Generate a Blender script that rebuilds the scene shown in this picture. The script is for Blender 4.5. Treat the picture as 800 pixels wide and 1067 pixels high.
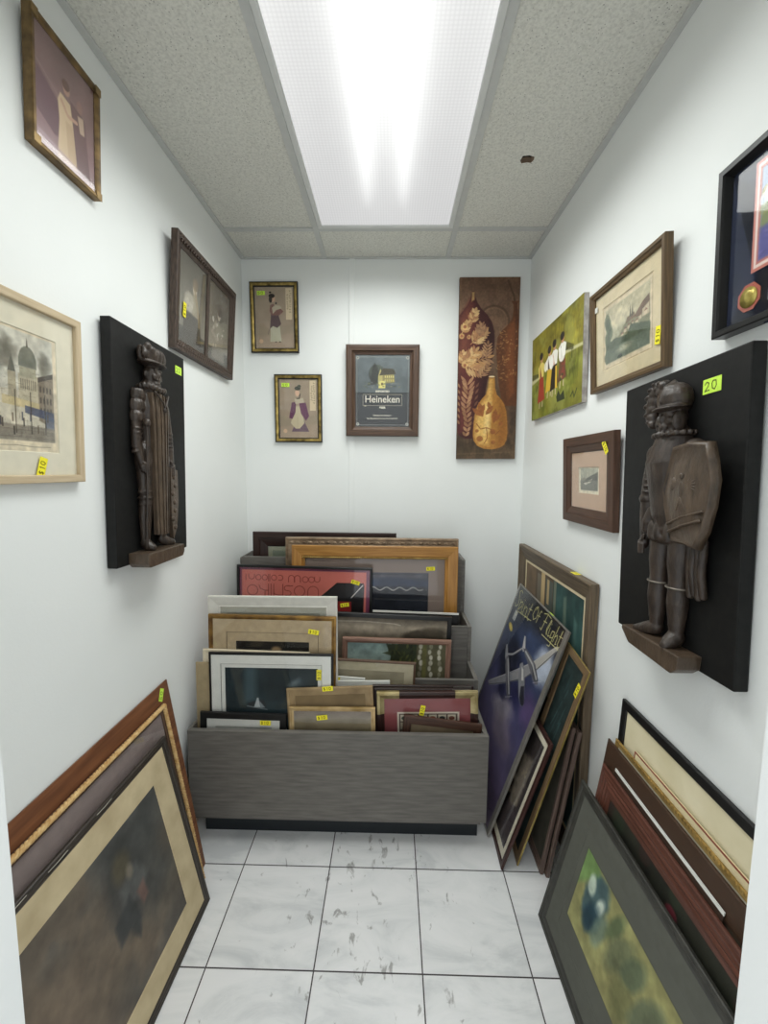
import bpy, bmesh, math, random
import numpy as np
from mathutils import Matrix, Vector

for o in list(bpy.data.objects):
    bpy.data.objects.remove(o)
random.seed(7)
RNG = np.random.default_rng(11)
scene = bpy.context.scene
COL = scene.collection

# ------------------------------------------------------------------ camera
CAM_LOC = Vector((0, 0, 1.3955))
cam_data = bpy.data.cameras.new('camera')
cam = bpy.data.objects.new('camera', cam_data)
COL.objects.link(cam)
cam_data.sensor_fit = 'HORIZONTAL'
cam_data.sensor_width = 36.0
cam_data.lens = 428.42 / 800 * 36.0
cam_data.clip_start = 0.02
R_, U_, F_ = (Vector((0.99978, 0.01915, 0.00852)), Vector((-0.01038, 0.09889, 0.99504)), Vector((-0.01821, 0.99491, -0.09907)))
cam.matrix_world = Matrix(((R_.x, U_.x, -F_.x, CAM_LOC.x), (R_.y, U_.y, -F_.y, CAM_LOC.y), (R_.z, U_.z, -F_.z, CAM_LOC.z), (0, 0, 0, 1)))
scene.camera = cam

# ------------------------------------------------------------------ world, light, exposure
world = bpy.data.worlds.new('world')
scene.world = world
world.use_nodes = True
world.node_tree.nodes['Background'].inputs[0].default_value = (0.93, 0.97, 1.0, 1)
world.node_tree.nodes['Background'].inputs[1].default_value = 1.5
vs = scene.view_settings
vs.view_transform = 'Standard'
vs.look = 'None'
vs.gamma = 1.0
vs.use_curve_mapping = False
vs.exposure = 0.0
LAMP_POWER = 13.0
ld = bpy.data.lights.new('troffer_light', 'AREA')
ld.shape = 'RECTANGLE'
ld.size = 0.56
ld.size_y = 1.16
ld.energy = LAMP_POWER
ld.spread = math.radians(157)      # the prismatic lens throws the light downwards
ld.color = (0.97, 1.0, 0.97)
lamp = bpy.data.objects.new('troffer_light', ld)
lamp.location = (-0.04, 1.297, 2.430)
COL.objects.link(lamp)

# ------------------------------------------------------------------ materials
def srgb(c):
    return tuple((x / 12.92 if x <= 0.04045 else ((x + 0.055) / 1.055) ** 2.4) for x in c)
def hexc(h):
    h = h.lstrip('#')
    return tuple(int(h[i:i + 2], 16) / 255 for i in (0, 2, 4))
def lin(h):
    return srgb(hexc(h)) + (1.0,)

class NT:
    def __init__(s, name):
        s.m = bpy.data.materials.new(name)
        s.m.use_nodes = True
        s.t = s.m.node_tree
        s.b = s.t.nodes['Principled BSDF']
    def n(s, typ, **kw):
        x = s.t.nodes.new(typ)
        for k, v in kw.items():
            if k.startswith('i_'):
                key = k[2:]
                key = int(key) if key.isdigit() else key.replace('_', ' ')
                x.inputs[key].default_value = v
            else:
                setattr(x, k, v)
        return x
    def l(s, a, ao, b, bi):
        s.t.links.new(a.outputs[ao], b.inputs[bi])
    def coords(s, kind='Object', scale=(1, 1, 1)):
        c = s.n('ShaderNodeTexCoord')
        m = s.n('ShaderNodeMapping')
        m.inputs['Scale'].default_value = scale
        s.l(c, kind, m, 'Vector')
        return m
    def ramp(s, stops):
        r = s.n('ShaderNodeValToRGB')
        e = r.color_ramp.elements
        while len(e) < len(stops):
            e.new(0.5)
        for i, (p, c) in enumerate(stops):
            e[i].position = p
            e[i].color = c
        return r

def noisy(name, c1, c2, scale=20, rough=0.6, metal=0.0, bump=0.0, kind='Object', stretch=(1, 1, 1), detail=6, lo=0.3, hi=0.7, spec=0.5, coat=0.0):
    N = NT(name)
    mp = N.coords(kind, stretch)
    nz = N.n('ShaderNodeTexNoise', i_Scale=scale, i_Detail=detail)
    N.l(mp, 'Vector', nz, 'Vector')
    r = N.ramp([(lo, lin(c1)), (hi, lin(c2))])
    N.l(nz, 'Fac', r, 'Fac')
    N.l(r, 'Color', N.b, 'Base Color')
    N.b.inputs['Roughness'].default_value = rough
    N.b.inputs['Metallic'].default_value = metal
    N.b.inputs['Specular IOR Level'].default_value = spec
    N.b.inputs['Coat Weight'].default_value = coat
    if bump:
        bp = N.n('ShaderNodeBump', i_Strength=bump, i_Distance=0.002)
        N.l(nz, 'Fac', bp, 'Height')
        N.l(bp, 'Normal', N.b, 'Normal')
    return N.m
_mc = {}
def wood(c1, c2, rough=0.5, scale=9, st=(1.2, 22, 1), name=None, bump=0.12, spec=0.4):
    k = ('w', c1, c2, rough, scale, st)
    if k not in _mc:
        _mc[k] = noisy(name or 'wood_grain', c1, c2, scale, rough, 0, bump, 'UV', st, spec=spec)
    return _mc[k]
def plain(c, rough=0.6, metal=0.0, var=0.06, name='painted', spec=0.4, bump=0.0, scale=40):
    k = ('p', c, rough, metal, var, bump, scale)
    if k not in _mc:
        r, g, b = hexc(c)
        c2 = '#%02x%02x%02x' % tuple(int(max(0, min(1, x * (1 - var))) * 255) for x in (r, g, b))
        _mc[k] = noisy(name, c2, c, scale, rough, metal, bump, 'Object', spec=spec)
    return _mc[k]

# picture surface: colours come from an attribute filled by the painter below
def picture_mat(name, rough, spec, bump=0.0, bscale=400):
    N = NT(name)
    a = N.n('ShaderNodeAttribute', attribute_name='paint')
    N.l(a, 'Color', N.b, 'Base Color')
    N.b.inputs['Roughness'].default_value = rough
    N.b.inputs['Specular IOR Level'].default_value = spec
    if bump:
        mp = N.coords('Object')
        nz = N.n('ShaderNodeTexNoise', i_Scale=bscale, i_Detail=3.0)
        N.l(mp, 'Vector', nz, 'Vector')
        bp = N.n('ShaderNodeBump', i_Strength=bump, i_Distance=0.001)
        N.l(nz, 'Fac', bp, 'Height')
        N.l(bp, 'Normal', N.b, 'Normal')
    return N.m
M_PRINT = picture_mat('printed_paper', 0.7, 0.25)
M_CANVAS = picture_mat('painted_canvas', 0.55, 0.35, 0.25)
M_GLOSSY = picture_mat('glossy_print', 0.32, 0.45)
M_STICKER = picture_mat('sticker_paper', 0.6, 0.3)

def glass_mat():
    N = NT('picture_glass')
    out = N.t.nodes['Material Output']
    tr = N.n('ShaderNodeBsdfTransparent')
    gl = N.n('ShaderNodeBsdfGlossy')
    gl.inputs['Roughness'].default_value = 0.04
    lw = N.n('ShaderNodeLayerWeight', i_Blend=0.5)
    pw = N.n('ShaderNodeMath', operation='POWER')
    N.l(lw, 'Facing', pw, 0)
    pw.inputs[1].default_value = 4.0
    fr = N.n('ShaderNodeMath', operation='MULTIPLY_ADD')
    N.l(pw, 0, fr, 0)
    fr.inputs[1].default_value = 0.55
    fr.inputs[2].default_value = 0.025
    mx = N.n('ShaderNodeMixShader')
    N.l(fr, 0, mx, 0)
    N.l(tr, 'BSDF', mx, 1)
    N.l(gl, 'BSDF', mx, 2)
    N.l(mx, 'Shader', out, 'Surface')
    return N.m
M_GLASS = glass_mat()

# ------------------------------------------------------------------ mesh builder
class MB:
    def __init__(s):
        s.v = []
        s.f = []
        s.uv = []
        s.mi = []
        s.sm = []
    def add(s, vs, fs, uvs=None, mi=0, smooth=False):
        b = len(s.v)
        s.v += [tuple(p) for p in vs]
        for i, f in enumerate(fs):
            s.f.append([b + k for k in f])
            s.uv.append(uvs[i] if uvs else None)
            s.mi.append(mi)
            s.sm.append(smooth)
    def box(s, a, b, mi=0):
        x0, y0, z0 = a
        x1, y1, z1 = b
        V = [(x0, y0, z0), (x1, y0, z0), (x1, y1, z0), (x0, y1, z0), (x0, y0, z1), (x1, y0, z1), (x1, y1, z1), (x0, y1, z1)]
        F = [(3, 2, 1, 0), (4, 5, 6, 7), (0, 1, 5, 4), (1, 2, 6, 5), (2, 3, 7, 6), (3, 0, 4, 7)]
        dim = (x1 - x0, y1 - y0, z1 - z0)
        uvs = []
        for f in F:
            P = [V[k] for k in f]
            ax = [i for i in range(3) if max(p[i] for p in P) - min(p[i] for p in P) > 1e-9]
            if len(ax) < 2:
                ax = [0, 1]
            i, j = sorted(ax, key=lambda q: -dim[q])[:2]
            uvs.append([(p[i], p[j] + 0.37 * (i + j)) for p in P])
        s.add(V, F, uvs, mi)
    def prism(s, pts, z0, z1, mi=0, axis=2):
        n = len(pts)
        def mk(p, z):
            return (p[0], p[1], z) if axis == 2 else ((p[0], z, p[1]) if axis == 1 else (z, p[0], p[1]))
        V = [mk(p, z0) for p in pts] + [mk(p, z1) for p in pts]
        F = [tuple(range(n))[::-1], tuple(range(n, 2 * n))] + [(i, (i + 1) % n, n + (i + 1) % n, n + i) for i in range(n)]
        s.add(V, F, None, mi)
    def tube(s, P, r, n=10, mi=0, sq=None, cap=True):
        """tapered tube along points P with radii r, rounded ends; sq = (a, b) radial squash"""
        P = [Vector(p) for p in P]
        if not hasattr(r, '__len__'):
            r = [r] * len(P)
        pts, rad, tan = [], [], []
        for i, p in enumerate(P):
            t = (P[min(i + 1, len(P) - 1)] - P[max(i - 1, 0)]).normalized()
            if i == 0 and cap:
                for a in (85, 60, 30):
                    a = math.radians(a)
                    pts.append(p - t * r[0] * math.sin(a)); rad.append(r[0] * math.cos(a)); tan.append(t)
            pts.append(p); rad.append(r[i]); tan.append(t)
            if i == len(P) - 1 and cap:
                for a in (30, 60, 85):
                    a = math.radians(a)
                    pts.append(p + t * r[i] * math.sin(a)); rad.append(r[i] * math.cos(a)); tan.append(t)
        V, F = [], []
        ref = None
        for p, q, t in zip(pts, rad, tan):
            if ref is None:
                ref = Vector((0, 0, 1)) if abs(t.z) < 0.9 else Vector((1, 0, 0))
            a = (ref - t * ref.dot(t))
            if a.length < 1e-5:
                a = t.orthogonal()
            a.normalize()
            b = t.cross(a)
            ref = a
            for k in range(n):
                an = 2 * math.pi * k / n
                V.append(p + a * (q * math.cos(an)) + b * (q * math.sin(an)))
        m = len(pts)
        for i in range(m - 1):
            for k in range(n):
                F.append((i * n + k, i * n + (k + 1) % n, (i + 1) * n + (k + 1) % n, (i + 1) * n + k))
        F.append(tuple(range(n))[::-1])
        F.append(tuple(range((m - 1) * n, m * n)))
        s.add(V, F, None, mi, True)
    def ball(s, c, r, mi=0, nu=14, nv=9, rot=0.0):
        """ellipsoid; rot turns it in the x-y plane"""
        if not hasattr(r, '__len__'):
            r = (r, r, r)
        V, F = [], []
        cr, sr = math.cos(rot), math.sin(rot)
        for j in range(nv + 1):
            th = math.pi * j / nv
            th = min(max(th, 0.03), math.pi - 0.03)
            for i in range(nu):
                ph = 2 * math.pi * i / nu
                x, y, z = r[0] * math.sin(th) * math.cos(ph), r[1] * math.cos(th), r[2] * math.sin(th) * math.sin(ph)
                V.append((c[0] + x * cr - y * sr, c[1] + x * sr + y * cr, c[2] + z))
        for j in range(nv):
            for i in range(nu):
                F.append((j * nu + i, j * nu + (i + 1) % nu, (j + 1) * nu + (i + 1) % nu, (j + 1) * nu + i))
        F.append(tuple(range(nu))[::-1])
        F.append(tuple(range(nv * nu, (nv + 1) * nu)))
        s.add(V, F, None, mi, True)
    def mesh(s, name, mats):
        me = bpy.data.meshes.new(name)
        me.from_pydata(s.v, [], s.f)
        uvl = me.uv_layers.new(name='UVMap')
        k = 0
        for p, u in zip(me.polygons, s.uv):
            for q in range(p.loop_total):
                uvl.data[p.loop_start + q].uv = u[q] if u else (me.vertices[p.vertices[q]].co.x, me.vertices[p.vertices[q]].co.y)
        me.polygons.foreach_set('material_index', s.mi)
        me.polygons.foreach_set('use_smooth', s.sm)
        for m in (mats if isinstance(mats, (list, tuple)) else [mats]):
            me.materials.append(m)
        bm = bmesh.new()
        bm.from_mesh(me)
        bmesh.ops.recalc_face_normals(bm, faces=bm.faces[:])
        bm.to_mesh(me)
        bm.free()
        me.update()
        return me
    def build(s, name, mats, parent=None, bevel=0.0):
        o = bpy.data.objects.new(name, s.mesh(name, mats))
        COL.objects.link(o)
        if parent is not None:
            o.parent = parent
        if bevel:
            b = o.modifiers.new('bevel', 'BEVEL')
            b.width = bevel
            b.segments = 2
            b.limit_method = 'ANGLE'
        return o

def remeshed(mb, name, mat, parent, voxel=0.003, smooth=3, t0=0.0, squash=1.0):
    """weld overlapping shapes into one continuous carved surface"""
    me = mb.mesh(name, mat)
    t = bpy.data.objects.new(name, me)
    COL.objects.link(t)
    r = t.modifiers.new('r', 'REMESH')
    r.mode = 'VOXEL'
    r.voxel_size = voxel
    if smooth:
        q = t.modifiers.new('s', 'SMOOTH')
        q.factor = 0.5
        q.iterations = smooth
    dg = bpy.context.evaluated_depsgraph_get()
    m2 = bpy.data.meshes.new_from_object(t.evaluated_get(dg))
    bpy.data.objects.remove(t)
    for v in m2.vertices:      # relief: shallow in front, cut off inside the board
        v.co.z = max(t0 - .010, t0 + (v.co.z - t0) * squash)
    m2.name = name
    m2.materials.clear()
    m2.materials.append(mat)
    m2.polygons.foreach_set('use_smooth', [True] * len(m2.polygons))
    o = bpy.data.objects.new(name, m2)
    COL.objects.link(o)
    o.parent = parent
    return o

def tag(o, label=None, cat=None, group=None, kind=None):
    if label: o['label'] = label
    if cat: o['category'] = cat
    if group: o['group'] = group
    if kind: o['kind'] = kind
    return o
def empty(name, M, label, cat, group=None):
    o = bpy.data.objects.new(name, None)
    o.empty_display_size = 0.05
    COL.objects.link(o)
    o.matrix_world = M
    return tag(o, label, cat, group)

def text_mesh(s, name, size, mat, parent, loc, depth=0.0006, bold=0.0, rot=0.0, align='CENTER', sx=1.0):
    cu = bpy.data.curves.new(name, 'FONT')
    cu.body = s
    cu.size = size
    cu.align_x = align
    cu.align_y = 'CENTER'
    cu.extrude = depth
    cu.offset = bold
    t = bpy.data.objects.new(name, cu)
    COL.objects.link(t)
    dg = bpy.context.evaluated_depsgraph_get()
    me = bpy.data.meshes.new_from_object(t.evaluated_get(dg))
    bpy.data.objects.remove(t)
    me.name = name
    me.materials.clear()
    me.materials.append(mat)
    o = bpy.data.objects.new(name, me)
    COL.objects.link(o)
    o.parent = parent
    o.location = loc
    o.rotation_euler = (0, 0, rot)
    o.scale = (sx, 1, 1)
    return o

# ------------------------------------------------------------------ painter
def smooth(x):
    x = np.clip(x, 0, 1)
    return x * x * (3 - 2 * x)
class Art:
    """small raster painted by code; x runs 0..1 left to right, y 0..1 top to bottom; a = height / width"""
    def __init__(s, w, h, px=0.002, base='#888888'):
        s.nx, s.ny = max(8, int(w / px)), max(8, int(h / px))
        s.a = h / w
        s.X, s.Y = np.meshgrid((np.arange(s.nx) + 0.0) / (s.nx - 1), (np.arange(s.ny) + 0.0) / (s.ny - 1))
        s.C = np.zeros((s.ny, s.nx, 3)) + np.array(hexc(base))
        s.e = 1.0 / s.nx
    def noise(s, sc, seed=0, oct=4, sx=1.0, sy=1.0):
        r = np.random.default_rng(seed + 5)
        out = np.zeros_like(s.X)
        amp, tot = 1.0, 0.0
        for o in range(oct):
            gx, gy = s.X * sc * sx + 3.1 * o, s.Y * s.a * sc * sy + 1.7 * o
            n = 64
            G = r.random((n, n))
            i, j = np.floor(gx).astype(int), np.floor(gy).astype(int)
            fx, fy = smooth(gx - i), smooth(gy - j)
            g = lambda a, b: G[(j + b) % n, (i + a) % n]
            out += amp * ((g(0, 0) * (1 - fx) + g(1, 0) * fx) * (1 - fy) + (g(0, 1) * (1 - fx) + g(1, 1) * fx) * fy)
            tot += amp
            amp *= 0.55
            sc *= 2.0
        return out / tot
    def blend(s, m, col):
        c = np.array(hexc(col)) if isinstance(col, str) else col
        s.C = s.C * (1 - m[..., None]) + c * m[..., None]
        return s
    def vgrad(s, stops):
        ys = [p for p, c in stops]
        cs = np.array([hexc(c) for p, c in stops])
        for k in range(3):
            s.C[..., k] = np.interp(s.Y, ys, cs[:, k])
        return s
    def mottle(s, amt, sc=8, seed=0, sx=1.0, sy=1.0, col=None):
        n = s.noise(sc, seed, 4, sx, sy)
        if col is None:
            s.C = np.clip(s.C * (1 + amt * (n - 0.5)[..., None] * 2), 0, 1)
        else:
            s.blend(smooth((n - 0.45) * 4) * amt, col)
        return s
    def ell(s, x, y, rx, ry, col, al=1.0, rot=0.0, soft=1.0, wob=0.0, seed=0):
        dx, dy = s.X - x, (s.Y - y) * s.a
        c, n = math.cos(rot), math.sin(rot)
        u, v = dx * c + dy * n, -dx * n + dy * c
        d = np.sqrt((u / rx) ** 2 + (v / ry) ** 2)
        if wob:
            d = d + wob * (s.noise(10, seed) - 0.5) * 2
        w = max(s.e / min(rx, ry), 1e-4) * soft
        return s.blend(np.clip((1 - d) / w + 0.5, 0, 1) * al, col)
    def poly(s, pts, col, al=1.0, soft=1.0, wob=0.0, seed=0):
        P = [(x, y * s.a) for x, y in pts]
        x, y = s.X, s.Y * s.a
        d = np.full(x.shape, 1e9)
        sg = np.ones(x.shape)
        n = len(P)
        for i in range(n):
            ax, ay = P[i]
            bx, by = P[i - 1]
            ex, ey = bx - ax, by - ay
            wx, wy = x - ax, y - ay
            t = np.clip((wx * ex + wy * ey) / max(ex * ex + ey * ey, 1e-12), 0, 1)
            d = np.minimum(d, (wx - ex * t) ** 2 + (wy - ey * t) ** 2)
            c1, c2, c3 = y >= ay, y < by, ex * wy > ey * wx
            f = (c1 & c2 & c3) | (~c1 & ~c2 & ~c3)
            sg = np.where(f, -sg, sg)
        sd = np.sqrt(d) * sg
        if wob:
            sd = sd + wob * (s.noise(14, seed) - 0.5) * 2
        return s.blend(np.clip(0.5 - sd / (s.e * soft), 0, 1) * al, col)
    def rect(s, x0, y0, x1, y1, col, al=1.0, soft=1.0):
        return s.poly([(x0, y0), (x1, y0), (x1, y1), (x0, y1)], col, al, soft)
    def line(s, pts, wid, col, al=1.0, soft=1.0):
        x, y = s.X, s.Y * s.a
        d = np.full(x.shape, 1e9)
        for (ax, ay), (bx, by) in zip(pts[:-1], pts[1:]):
            ay, by = ay * s.a, by * s.a
            ex, ey = bx - ax, by - ay
            t = np.clip(((x - ax) * ex + (y - ay) * ey) / max(ex * ex + ey * ey, 1e-12), 0, 1)
            d = np.minimum(d, (x - ax - ex * t) ** 2 + (y - ay - ey * t) ** 2)
        return s.blend(np.clip((wid / 2 - np.sqrt(d)) / (s.e * soft) + 0.5, 0, 1) * al, col)
    def leaf(s, x, y, L, W, ang, col, al=1.0):
        c, n = math.cos(ang), math.sin(ang)
        ys = 1 / s.a
        P = []
        for t in (0, .25, .5, .75, 1, .75, .5, .25):
            k = len(P)
            b = W * math.sin(math.pi * t) * (1 if k < 5 else -1)
            P.append((x + (L * t) * c - b * n, y + ((L * t) * n + b * c) * ys))
        return s.poly(P, col, al)
    def spots(s, n, x0, y0, x1, y1, r, cols, al=0.8, seed=0, asp=1.0, rot=0.0):
        rr = random.Random(seed)
        for i in range(n):
            q = r * rr.uniform(0.5, 1.4)
            s.ell(rr.uniform(x0, x1), rr.uniform(y0, y1), q, q * asp, rr.choice(cols), al, rot + rr.uniform(-.5, .5), 1.5)
        return s
    def grid(s, name, w, h, mat, parent, at=(0, 0, 0)):
        """picture surface of size w x h centred on at (local x right, y up)"""
        nx, ny = s.nx, s.ny
        x = (s.X - 0.5) * w + at[0]
        y = (0.5 - s.Y) * h + at[1]
        V = np.stack([x, y, np.full_like(x, at[2])], -1).reshape(-1, 3)
        idx = np.arange(nx * ny).reshape(ny, nx)
        F = np.stack([idx[1:, :-1], idx[1:, 1:], idx[:-1, 1:], idx[:-1, :-1]], -1).reshape(-1, 4)
        me = bpy.data.meshes.new(name)
        me.vertices.add(len(V))
        me.vertices.foreach_set('co', V.ravel().astype(np.float32))
        me.loops.add(F.size)
        me.loops.foreach_set('vertex_index', F.ravel().astype(np.int32))
        me.polygons.add(len(F))
        me.polygons.foreach_set('loop_start', np.arange(0, F.size, 4, dtype=np.int32))
        me.polygons.foreach_set('loop_total', np.full(len(F), 4, dtype=np.int32))
        me.update(calc_edges=True)
        ca = me.color_attributes.new('paint', 'FLOAT_COLOR', 'POINT')
        c = np.clip(s.C, 0, 1)
        c = np.where(c <= 0.04045, c / 12.92, ((c + 0.055) / 1.055) ** 2.4).reshape(-1, 3)
        ca.data.foreach_set('color', np.concatenate([c, np.ones((len(c), 1))], 1).ravel().astype(np.float32))
        me.materials.append(mat)
        o = bpy.data.objects.new(name, me)
        COL.objects.link(o)
        o.parent = parent
        return o

STROKES = {'0': [[(0, .3), (.2, 0), (.7, .05), (.8, .6), (.5, 1), (.1, .8), (0, .3)]], '1': [[(.3, .15), (.5, 0), (.45, 1)]],
 '2': [[(0, .25), (.3, 0), (.7, .15), (.6, .5), (0, 1), (.8, .95)]], '5': [[(.75, 0), (.15, .05), (.1, .45), (.6, .45), (.75, .75), (.4, 1), (0, .9)]],
 '3': [[(0, .05), (.6, .05), (.3, .4), (.7, .65), (.4, 1), (0, .9)]], '8': [[(.4, 0), (.1, .25), (.7, .7), (.4, 1), (.1, .75), (.7, .25), (.4, 0)]],
 '$': [[(.7, .15), (.2, .15), (.1, .4), (.7, .6), (.6, .9), (.1, .85)], [(.4, 0), (.4, 1)]], '-': [[(0, .5), (.7, .5)]], '.': [[(.3, .95), (.4, 1)]]}
def price_tag(parent, u, v, z, rot=0.0, txt='$10', w=0.040, h=0.018, base='#f2e636', ink='#5c5608', vertical=False, label=None):
    a = Art(w, h, 0.0008, base)
    a.mottle(0.05, 6, 3)
    n = len(txt)
    for i, ch in enumerate(txt):
        x0 = 0.12 + 0.76 * i / n
        cw = 0.76 / n * 0.8
        for st in STROKES.get(ch, []):
            a.line([(x0 + p[0] * cw, 0.2 + p[1] * 0.6) for p in st], 0.045, ink, 0.9)
    o = a.grid('price_tag', w, h, M_STICKER, parent)
    o.location = (u, v, z)
    o.rotation_euler = (0, 0, rot)
    m = o.modifiers.new('paper', 'SOLIDIFY')
    m.thickness = 0.0006
    m.offset = -1
    tag(o, label)
    return o

# ------------------------------------------------------------------ frames
def loft_ring(mb, w, h, prof, v0=0.0, closed=True, mi=0):
    """mitred moulding: prof = [(distance in from the edge, height off the back)]; local x -w/2..w/2, y v0..v0+h"""
    n = len(prof)
    def ring(d, z):
        return [(-w / 2 + d, v0 + d, z), (w / 2 - d, v0 + d, z), (w / 2 - d, v0 + h - d, z), (-w / 2 + d, v0 + h - d, z)]
    acc = 0.0
    rng = range(n if closed else n - 1)
    for i in rng:
        a, b = prof[i], prof[(i + 1) % n]
        ra, rb = ring(*a), ring(*b)
        L = math.hypot(a[0] - b[0], a[1] - b[1])
        for k in range(4):
            q = (k + 1) % 4
            V = [ra[k], ra[q], rb[q], rb[k]]
            ax = 0 if k % 2 == 0 else 1
            U = [(p[ax] + 1.3 * k, acc + (0 if j < 2 else L) + 0.21 * k) for j, p in enumerate(V)]
            mb.add(V, [(0, 1, 2, 3)], [U], mi)
        acc += L
def prof_flat(fw, t, lip=0.004, b=0.0015):
    return [(0, 0), (0, t - b), (b, t), (fw - b, t), (fw, t - b), (fw, t - lip - 0.004), (fw, 0)]
def prof_in(fw, t, t2):
    return [(0, 0), (0, t - 0.002), (0.002, t), (fw * 0.2, t), (fw, t2), (fw, 0)]
def prof_step(fw, t):
    return [(0, 0), (0, t - .002), (.002, t), (fw * .42, t), (fw * .46, t - .004), (fw * .52, t - .003), (fw * .75, t - .006), (fw - .003, t - .010), (fw, t - .012), (fw, 0)]
def prof_scoop(fw, t):
    P = [(0, 0), (0, t - .003), (.002, t - .001), (fw * .12, t)]
    for k in range(1, 6):
        q = k / 6
        P.append((fw * (.12 + .62 * q), t - (t * .45) * math.sin(q * math.pi / 2)))
    P += [(fw * .78, t * .55), (fw * .82, t * .66), (fw * .9, t * .66), (fw * .95, t * .5), (fw, t * .42), (fw, 0)]
    return P

def framed(name, label, cat, group, M, w, h, prof, fmat, mats=(), art=None, pmat=None, glass=True, pz=None, zback=0.002, px=0.002, flabel=None, backing=True):
    """a framed picture: origin at the bottom centre of its back; children frame, mat_board, picture, glass, backing"""
    root = empty(name, M, label, cat, group)
    fw = max(p[0] for p in prof)
    t = max(p[1] for p in prof)
    fm = MB()
    loft_ring(fm, w, h, prof)
    tag(fm.build('frame', fmat, root), flabel)
    pz = pz if pz is not None else prof[-2][1] * 0.5
    if backing:
        bk = MB()
        bk.box((-w / 2 + fw * .5, fw * .5, .0002), (w / 2 - fw * .5, h - fw * .5, max(pz - .0008, .0005)))
        bk.build('backing', plain('#8a7658', .9, name='kraft_paper'), root)
    ins = fw - 0.003
    z = pz
    nm = len(mats)
    for i, (wd, mm) in enumerate(mats):
        zz = pz + 0.0016 * (nm - i)
        mb = MB()
        d1 = ins + wd + (0.003 if i == 0 else 0)
        loft_ring(mb, w, h, [(ins if i == 0 else ins - .004, zz - .0012), (ins if i == 0 else ins - .004, zz), (d1, zz), (d1 + .0012, zz - .0014)])
        mb.build('mat_board', mm, root)
        ins = d1
    if art:
        pw, ph = w - 2 * ins + .004, h - 2 * ins + .004
        A = art(pw, ph) if callable(art) else art
        A.grid('picture', pw, ph, pmat or M_PRINT, root, (0, h / 2, pz))
    if glass:
        g = MB()
        zg = pz + 0.0016 * nm + 0.0018
        g.box((-w / 2 + fw - .002, fw - .002, zg - .0004), (w / 2 - fw + .002, h - fw + .002, zg + .0004))
        g.build('glass', M_GLASS, root)
    root['zt'] = t
    return root

XL, XR, YB, HC = -0.765, 0.678, 2.154, 2.444
def M_axes(u, v, o, loc):
    return Matrix(((u[0], v[0], o[0], loc[0]), (u[1], v[1], o[1], loc[1]), (u[2], v[2], o[2], loc[2]), (0, 0, 0, 1)))
def on_wall(side, c, zc, h, t, lean=0.0, rot=0.0):
    """place on a wall: c, zc = centre of the front face; lean = how far the top leans out"""
    U = {'L': Vector((0, 1, 0)), 'R': Vector((0, -1, 0)), 'B': Vector((1, 0, 0))}[side]
    O = {'L': Vector((1, 0, 0)), 'R': Vector((-1, 0, 0)), 'B': Vector((0, -1, 0))}[side]
    W = {'L': Vector((XL, c, zc)), 'R': Vector((XR, c, zc)), 'B': Vector((c, YB, zc))}[side]
    V = Vector((0, 0, 1))
    r = math.radians(rot)
    U2, V2 = U * math.cos(r) + V * math.sin(r), V * math.cos(r) - U * math.sin(r)
    la = math.asin(lean / h) if h else 0
    V3 = V2 * math.cos(la) + O * math.sin(la)
    O3 = U2.cross(V3)
    base = W + O * (0.0012 + lean / 2) - V3 * (h / 2)
    return M_axes(U2, V3, O3, base)
def leaning(p, s, t):
    """p = near bottom corner x, y, z, heading, lean, tilt, width, height of the front face; s = -1 left wall, +1 right wall"""
    x, y, z, ph, la, rho, w, h = p
    e1 = Vector((math.sin(ph), math.cos(ph), 0))
    out = Vector((math.cos(ph), -math.sin(ph), 0)) * s
    e2 = Vector((0, 0, 1)) * math.cos(la) + out * math.sin(la)
    f1 = e1 * math.cos(rho) + e2 * math.sin(rho)
    f2 = e2 * math.cos(rho) - e1 * math.sin(rho)
    B = Vector((x, y, z))
    mid = B + f1 * (w / 2)
    U = f1 if s < 0 else -f1
    O = U.cross(f2)
    loc = mid - O * t
    loc.z += max(0.0, O.z * t)
    return M_axes(U, f2, O, loc)
# ------------------------------------------------------------------ room shell
def wall_mat():
    N = NT('white_wall_paint')
    mp = N.coords('Object')
    nz = N.n('ShaderNodeTexNoise', i_Scale=1.7, i_Detail=4.0)
    N.l(mp, 'Vector', nz, 'Vector')
    r = N.ramp([(0.3, lin('#e6e9e7')), (0.7, lin('#edefed'))])
    N.l(nz, 'Fac', r, 'Fac')
    N.l(r, 'Color', N.b, 'Base Color')
    n2 = N.n('ShaderNodeTexNoise', i_Scale=160.0, i_Detail=3.0)
    N.l(mp, 'Vector', n2, 'Vector')
    bp = N.n('ShaderNodeBump', i_Strength=0.12, i_Distance=0.002)
    N.l(n2, 'Fac', bp, 'Height')
    N.l(bp, 'Normal', N.b, 'Normal')
    N.b.inputs['Roughness'].default_value = 0.55
    N.b.inputs['Specular IOR Level'].default_value = 0.3
    return N.m
M_WALL = wall_mat()

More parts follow.
